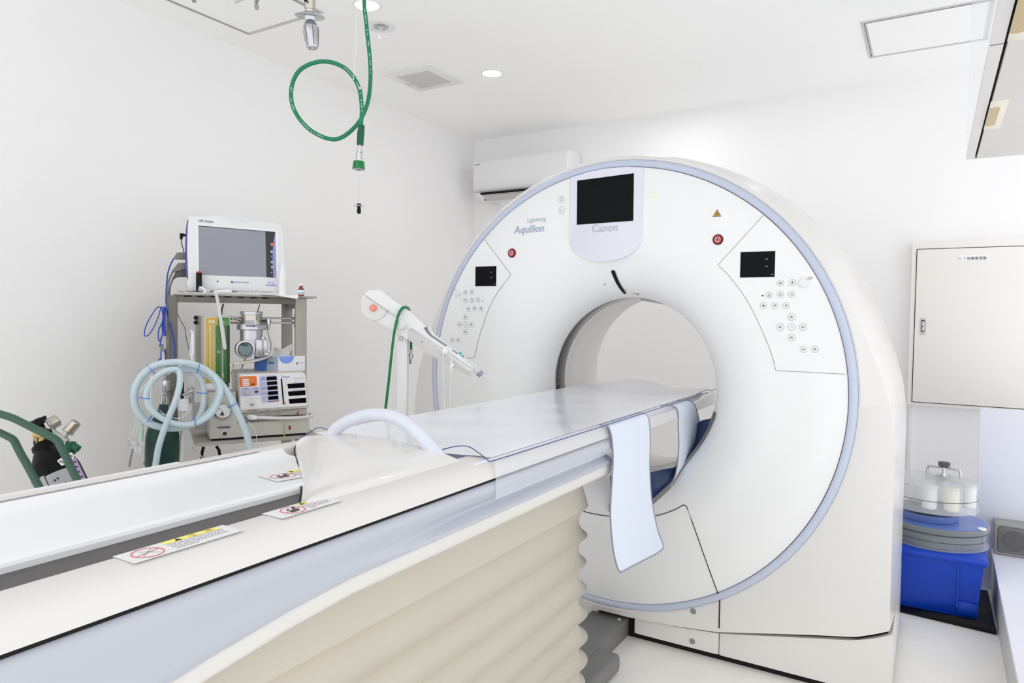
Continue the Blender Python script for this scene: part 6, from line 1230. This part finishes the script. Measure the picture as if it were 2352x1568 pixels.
# black mat, blue bin, water phantoms
b = MB(); rows = []
for i in range(25):
    f = i/24; x = .90+.44*f; ya = .925-.05*f; h = .004+.03*math.exp(-((f-.75)/.5)**2); rip = .004*math.sin(40*f)*(f > .35)*(f < .85)
    rows.append([(x, ya, .002), (x, ya-.004+rip, h*.6), (x, ya+.012+rip, h), (x, ya+.05, .012), (x, 1.40, .008)])
solo('rubber_mat', b.grid(rows, .004), m_black, 'black ribbed rubber mat on the floor under the blue bin', 'mat')
BN = thing('storage_bin', 'bright blue plastic bin under the clear discs behind the scanner', 'bin', (1.13, 1.12, .014))
zr = .275; bx0, bx1, by0, by1 = .90, (1.2966,0.95,0.2707)[0], .945, 1.33
def tap(z, ins): k = (1-(z-.014)/(zr-.014))*.022+ins; return [(bx0+k, by0+k, z), (bx1-k, by0+k, z), (bx1-k, by1-k, z), (bx0+k, by1-k, z)]
b = MB(); A, B_, C2, D2 = tap(.014, 0), tap(zr, 0), tap(zr, .004), tap(.02, .004); vs = A+B_+C2+D2; fs = [(3, 2, 1, 0), (12, 13, 14, 15)]
for o_ in (0, 4, 8):
    for k in range(4): fs.append((o_+k, o_+(k+1) % 4, o_+4+(k+1) % 4, o_+4+k))
part('tub', b.add(vs, fs), m_binblue, BN)
b = MB(); b.box((bx0-.012, by0-.012, zr-.022), (bx1+.012, by1+.012, zr), .004)
part('rim', b, m_binblue, BN)
b = MB(); b.box((bx1-.095, by0-.002, .06), (bx1-.088, by0+.02, zr-.02)); b.box((bx1-.09, by0+.006, .03), (bx1-.016, by0+.03, .085), .003); part('rib', b, m_binblue, BN)
b = MB(); b.box((bx0, by0, zr-.01), (bx1, by1, zr+.003), .002); part('lid', b, m_binblue, BN)
px_, py_ = 1.118, 1.165
def disc_(name, lab, r, z0, z1, m, cx_=px_, cy_=py_):
    return thing(name, lab, 'water phantom', (cx_, cy_, z0))
z0 = zr+.004
P1 = disc_('water_phantom', 'largest clear acrylic disc with dark core resting on the blue bin', .2, z0, .39, m_acry)
b = MB(); b.lathe([(0, z0), (.205, z0), (.208, z0+.003), (.208, z0+.008), (.203, z0+.010), (.203, .352), (.208, .354), (.208, .372), (.204, .375), (0, .375)], (px_, py_, 0), (0, 0, 1), 72); part('shell', b, mat('disc_clear', (226, 234, 238), .06, alpha=.26, coat=.5), P1, sharp=30)
b = MB(); b.lathe([(0, z0+.008), (.185, z0+.008), (.185, .335), (0, .335)], (px_, py_, 0), (0, 0, 1), 64); part('core', b, m_glassgrey, P1, sharp=30)
b = MB(); b.lathe([(.2035, .318), (.2037, .3185), (.2037, .3165), (.2035, .316)], (px_, py_, 0), (0, 0, 1), 72, cap=False); b.lathe([(.2035, .346), (.2045, .347), (.2045, .349), (.2035, .35)], (px_, py_, 0), (0, 0, 1), 72, cap=False); part('score_line', b, m_ink, P1)
b = MB(); b.lathe([(0, .3752), (.196, .3752), (.196, .377), (0, .377)], (px_, py_, 0), (0, 0, 1), 64); part('lid', b, mat('blue_lid_plate', (104, 134, 206), .15), P1)
b = MB(); b.lathe([(.0, .007), (.016, .006), (.0175, .003), (.0165, 0), (0, 0)], ((1.2926,1.06,0.3851)[0]-.004, 1.06, .3775), (0, 0, 1), 24); solo('white_puck', b, m_rodw, 'small white round cap lying on the largest clear disc', 'cap')
P2 = disc_('acrylic_disc', 'small blue tinted acrylic disc with black pad between two larger discs', .1, .378, .43, m_acry)
b = MB(); b.lathe([(0, .378), (.118, .378), (.12, .381), (.12, .405), (.116, .408), (0, .408)], (px_-.03, py_-.01, 0), (0, 0, 1), 56); part('disc', b, m_bluelid, P2, sharp=30)
b = MB(); b.lathe([(0, .4085), (.095, .4085), (.10, .413), (.10, .432), (0, .432)], (px_-.03, py_-.01, 0), (0, 0, 1), 48); part('pad', b, m_black, P2, sharp=30)
P3 = disc_('water_phantom', 'upper clear acrylic drum with white rods and metal handle at the top of the stack', .19, .433, .55, m_acry)
zt0_, zt1_ = .433, .556; cx3, cy3 = 1.10, 1.15; r3_ = .178
b = MB(); b.lathe([(0, zt0_), (r3_, zt0_), (r3_+.004, zt0_+.004), (r3_+.004, zt0_+.012), (r3_, zt0_+.014), (r3_, zt1_-.01), (r3_+.004, zt1_-.008), (r3_+.004, zt1_-.002), (r3_, zt1_), (0, zt1_)], (cx3, cy3, 0), (0, 0, 1), 72); part('shell', b, mat('drum_clear', (228, 232, 236), .06, alpha=.24, coat=.6), P3, sharp=30)
b = MB(); b.lathe([(r3_+.0003, .488), (r3_+.0008, .4885), (r3_+.0008, .490), (r3_+.0003, .4905)], (cx3, cy3, 0), (0, 0, 1), 72, cap=False); part('score_line', b, m_ink, P3)
for (u, m, r, dy) in ((-.068, m_rodw, .030, -.085), (.015, m_rodc, .029, -.085), (.085, m_rodw, .026, .02), (-.02, m_rodw, .026, .09), (-.12, m_rodw, .026, .03)):
    b = MB(); b.lathe([(0, zt0_+.006), (r-.002, zt0_+.006), (r, zt0_+.009), (r, zt1_-.016), (r-.002, zt1_-.012), (0, zt1_-.012)], (cx3+.06+u, cy3+dy, 0), (0, 0, 1), 28); part('rod', b, m, P3, sharp=30)
h0 = zt1_
for nm, zz in (('top_plate', zt1_-.004), ('base_plate', zt0_+.010)):
    b = MB(); b.lathe([(0, zz-.006), (r3_+.0045, zz-.006), (r3_+.0055, zz-.003), (r3_+.0055, zz+.002), (r3_+.0045, zz+.004), (0, zz+.004)], (cx3, cy3, 0), (0, 0, 1), 72); part(nm, b, mat('plate_clear', (214, 218, 222), .1, alpha=.22), P3, sharp=30)
hx = V((1, -.28, 0)).normalized(); hc = V((cx3+.043, cy3-.01, 0))
b = MB(); w = .066; b.prism([hc+hx*s*w*1.15+V((0, o, h0+.002)) for s, o in ((-1, -.012), (1, -.012), (1, .012), (-1, .012))], (0, 0, .018)); part('bridge', b, mat('frosted_bridge', (224, 224, 222), .3, alpha=.85), P3)
b = MB(); b.tube(catmull([hc+hx*-w+V((0, 0, h0+.015)), hc+hx*-w+V((0, 0, h0+.040)), hc+hx*-w*.93+V((0, 0, h0+.052)), hc+hx*-w*.75+V((0, 0, h0+.057)), hc+hx*w*.75+V((0, 0, h0+.057)), hc+hx*w*.93+V((0, 0, h0+.052)), hc+hx*w+V((0, 0, h0+.040)), hc+hx*w+V((0, 0, h0+.015))], 6), .0052, 12); part('handle', b, m_steel, P3)
b = MB(); b.lathe([(.030, h0+.020), (.030, h0+.023), (.012, h0+.024), (.010, h0+.034), (.006, h0+.035), (.006, h0+.062)], hc, (0, 0, 1), 24); part('screw', b, m_steel, P3)
b = MB(); vs = []
for h, r in ((h0+.060, .014), (h0+.066, .016), (h0+.068, .023), (h0+.080, .0235), (h0+.083, .020)): vs += [hc+V(((r+.0014*math.cos(7*2*PI*k/42))*math.cos(2*PI*k/42), (r+.0014*math.cos(7*2*PI*k/42))*math.sin(2*PI*k/42), h)) for k in range(42)]
b.add(vs, [tuple(range(42))[::-1], tuple(range(168, 210))]+[(i*42+k, i*42+(k+1) % 42, i*42+42+(k+1) % 42, i*42+42+k) for i in range(4) for k in range(42)]); part('knob', b, m_dgrey, P3, sharp=40)

# ================================================================== LIGHT
w = bpy.data.worlds.new('world'); S.world = w; w.use_nodes = True
bg = w.node_tree.nodes['Background']; bg.inputs[0].default_value = (.965, .98, 1, 1); bg.inputs[1].default_value = WORLD_STRENGTH
def lamp(x, y, e, size=.11, z=ZC-.02):
    l = bpy.data.lights.new('downlight_and_fill', 'AREA'); l.shape = 'DISK'; l.size = size; l.energy = e; l.color = (.97, .985, 1)
    o = bpy.data.objects.new('downlight_and_fill', l); o.location = (x, y, z); COL.objects.link(o)
for x, y, k in ((-1.04, .714, .55), (-1.04, -.257, .25), (-.3, 1.4, 1.0), (.6, 1.4, .15), (1.3, .2, .2), (.9, -2.9, .4), (-.2, -3.2, .4)):  # lamps at both downlights first, then added fill lamps without fixtures
    lamp(x, y, LAMP_E*k)
vs_ = S.view_settings; S.display_settings.display_device = 'sRGB'; vs_.view_transform = 'Standard'; vs_.look = 'None'; vs_.gamma = 1; vs_.use_curve_mapping = False; vs_.exposure = EXPO
S.cycles.max_bounces = 14; S.cycles.diffuse_bounces = 10; S.cycles.adaptive_threshold = .02; S.cycles.transparent_max_bounces = 16; S.cycles.use_denoising = True
S.cycles.caustics_reflective = False; S.cycles.caustics_refractive = False
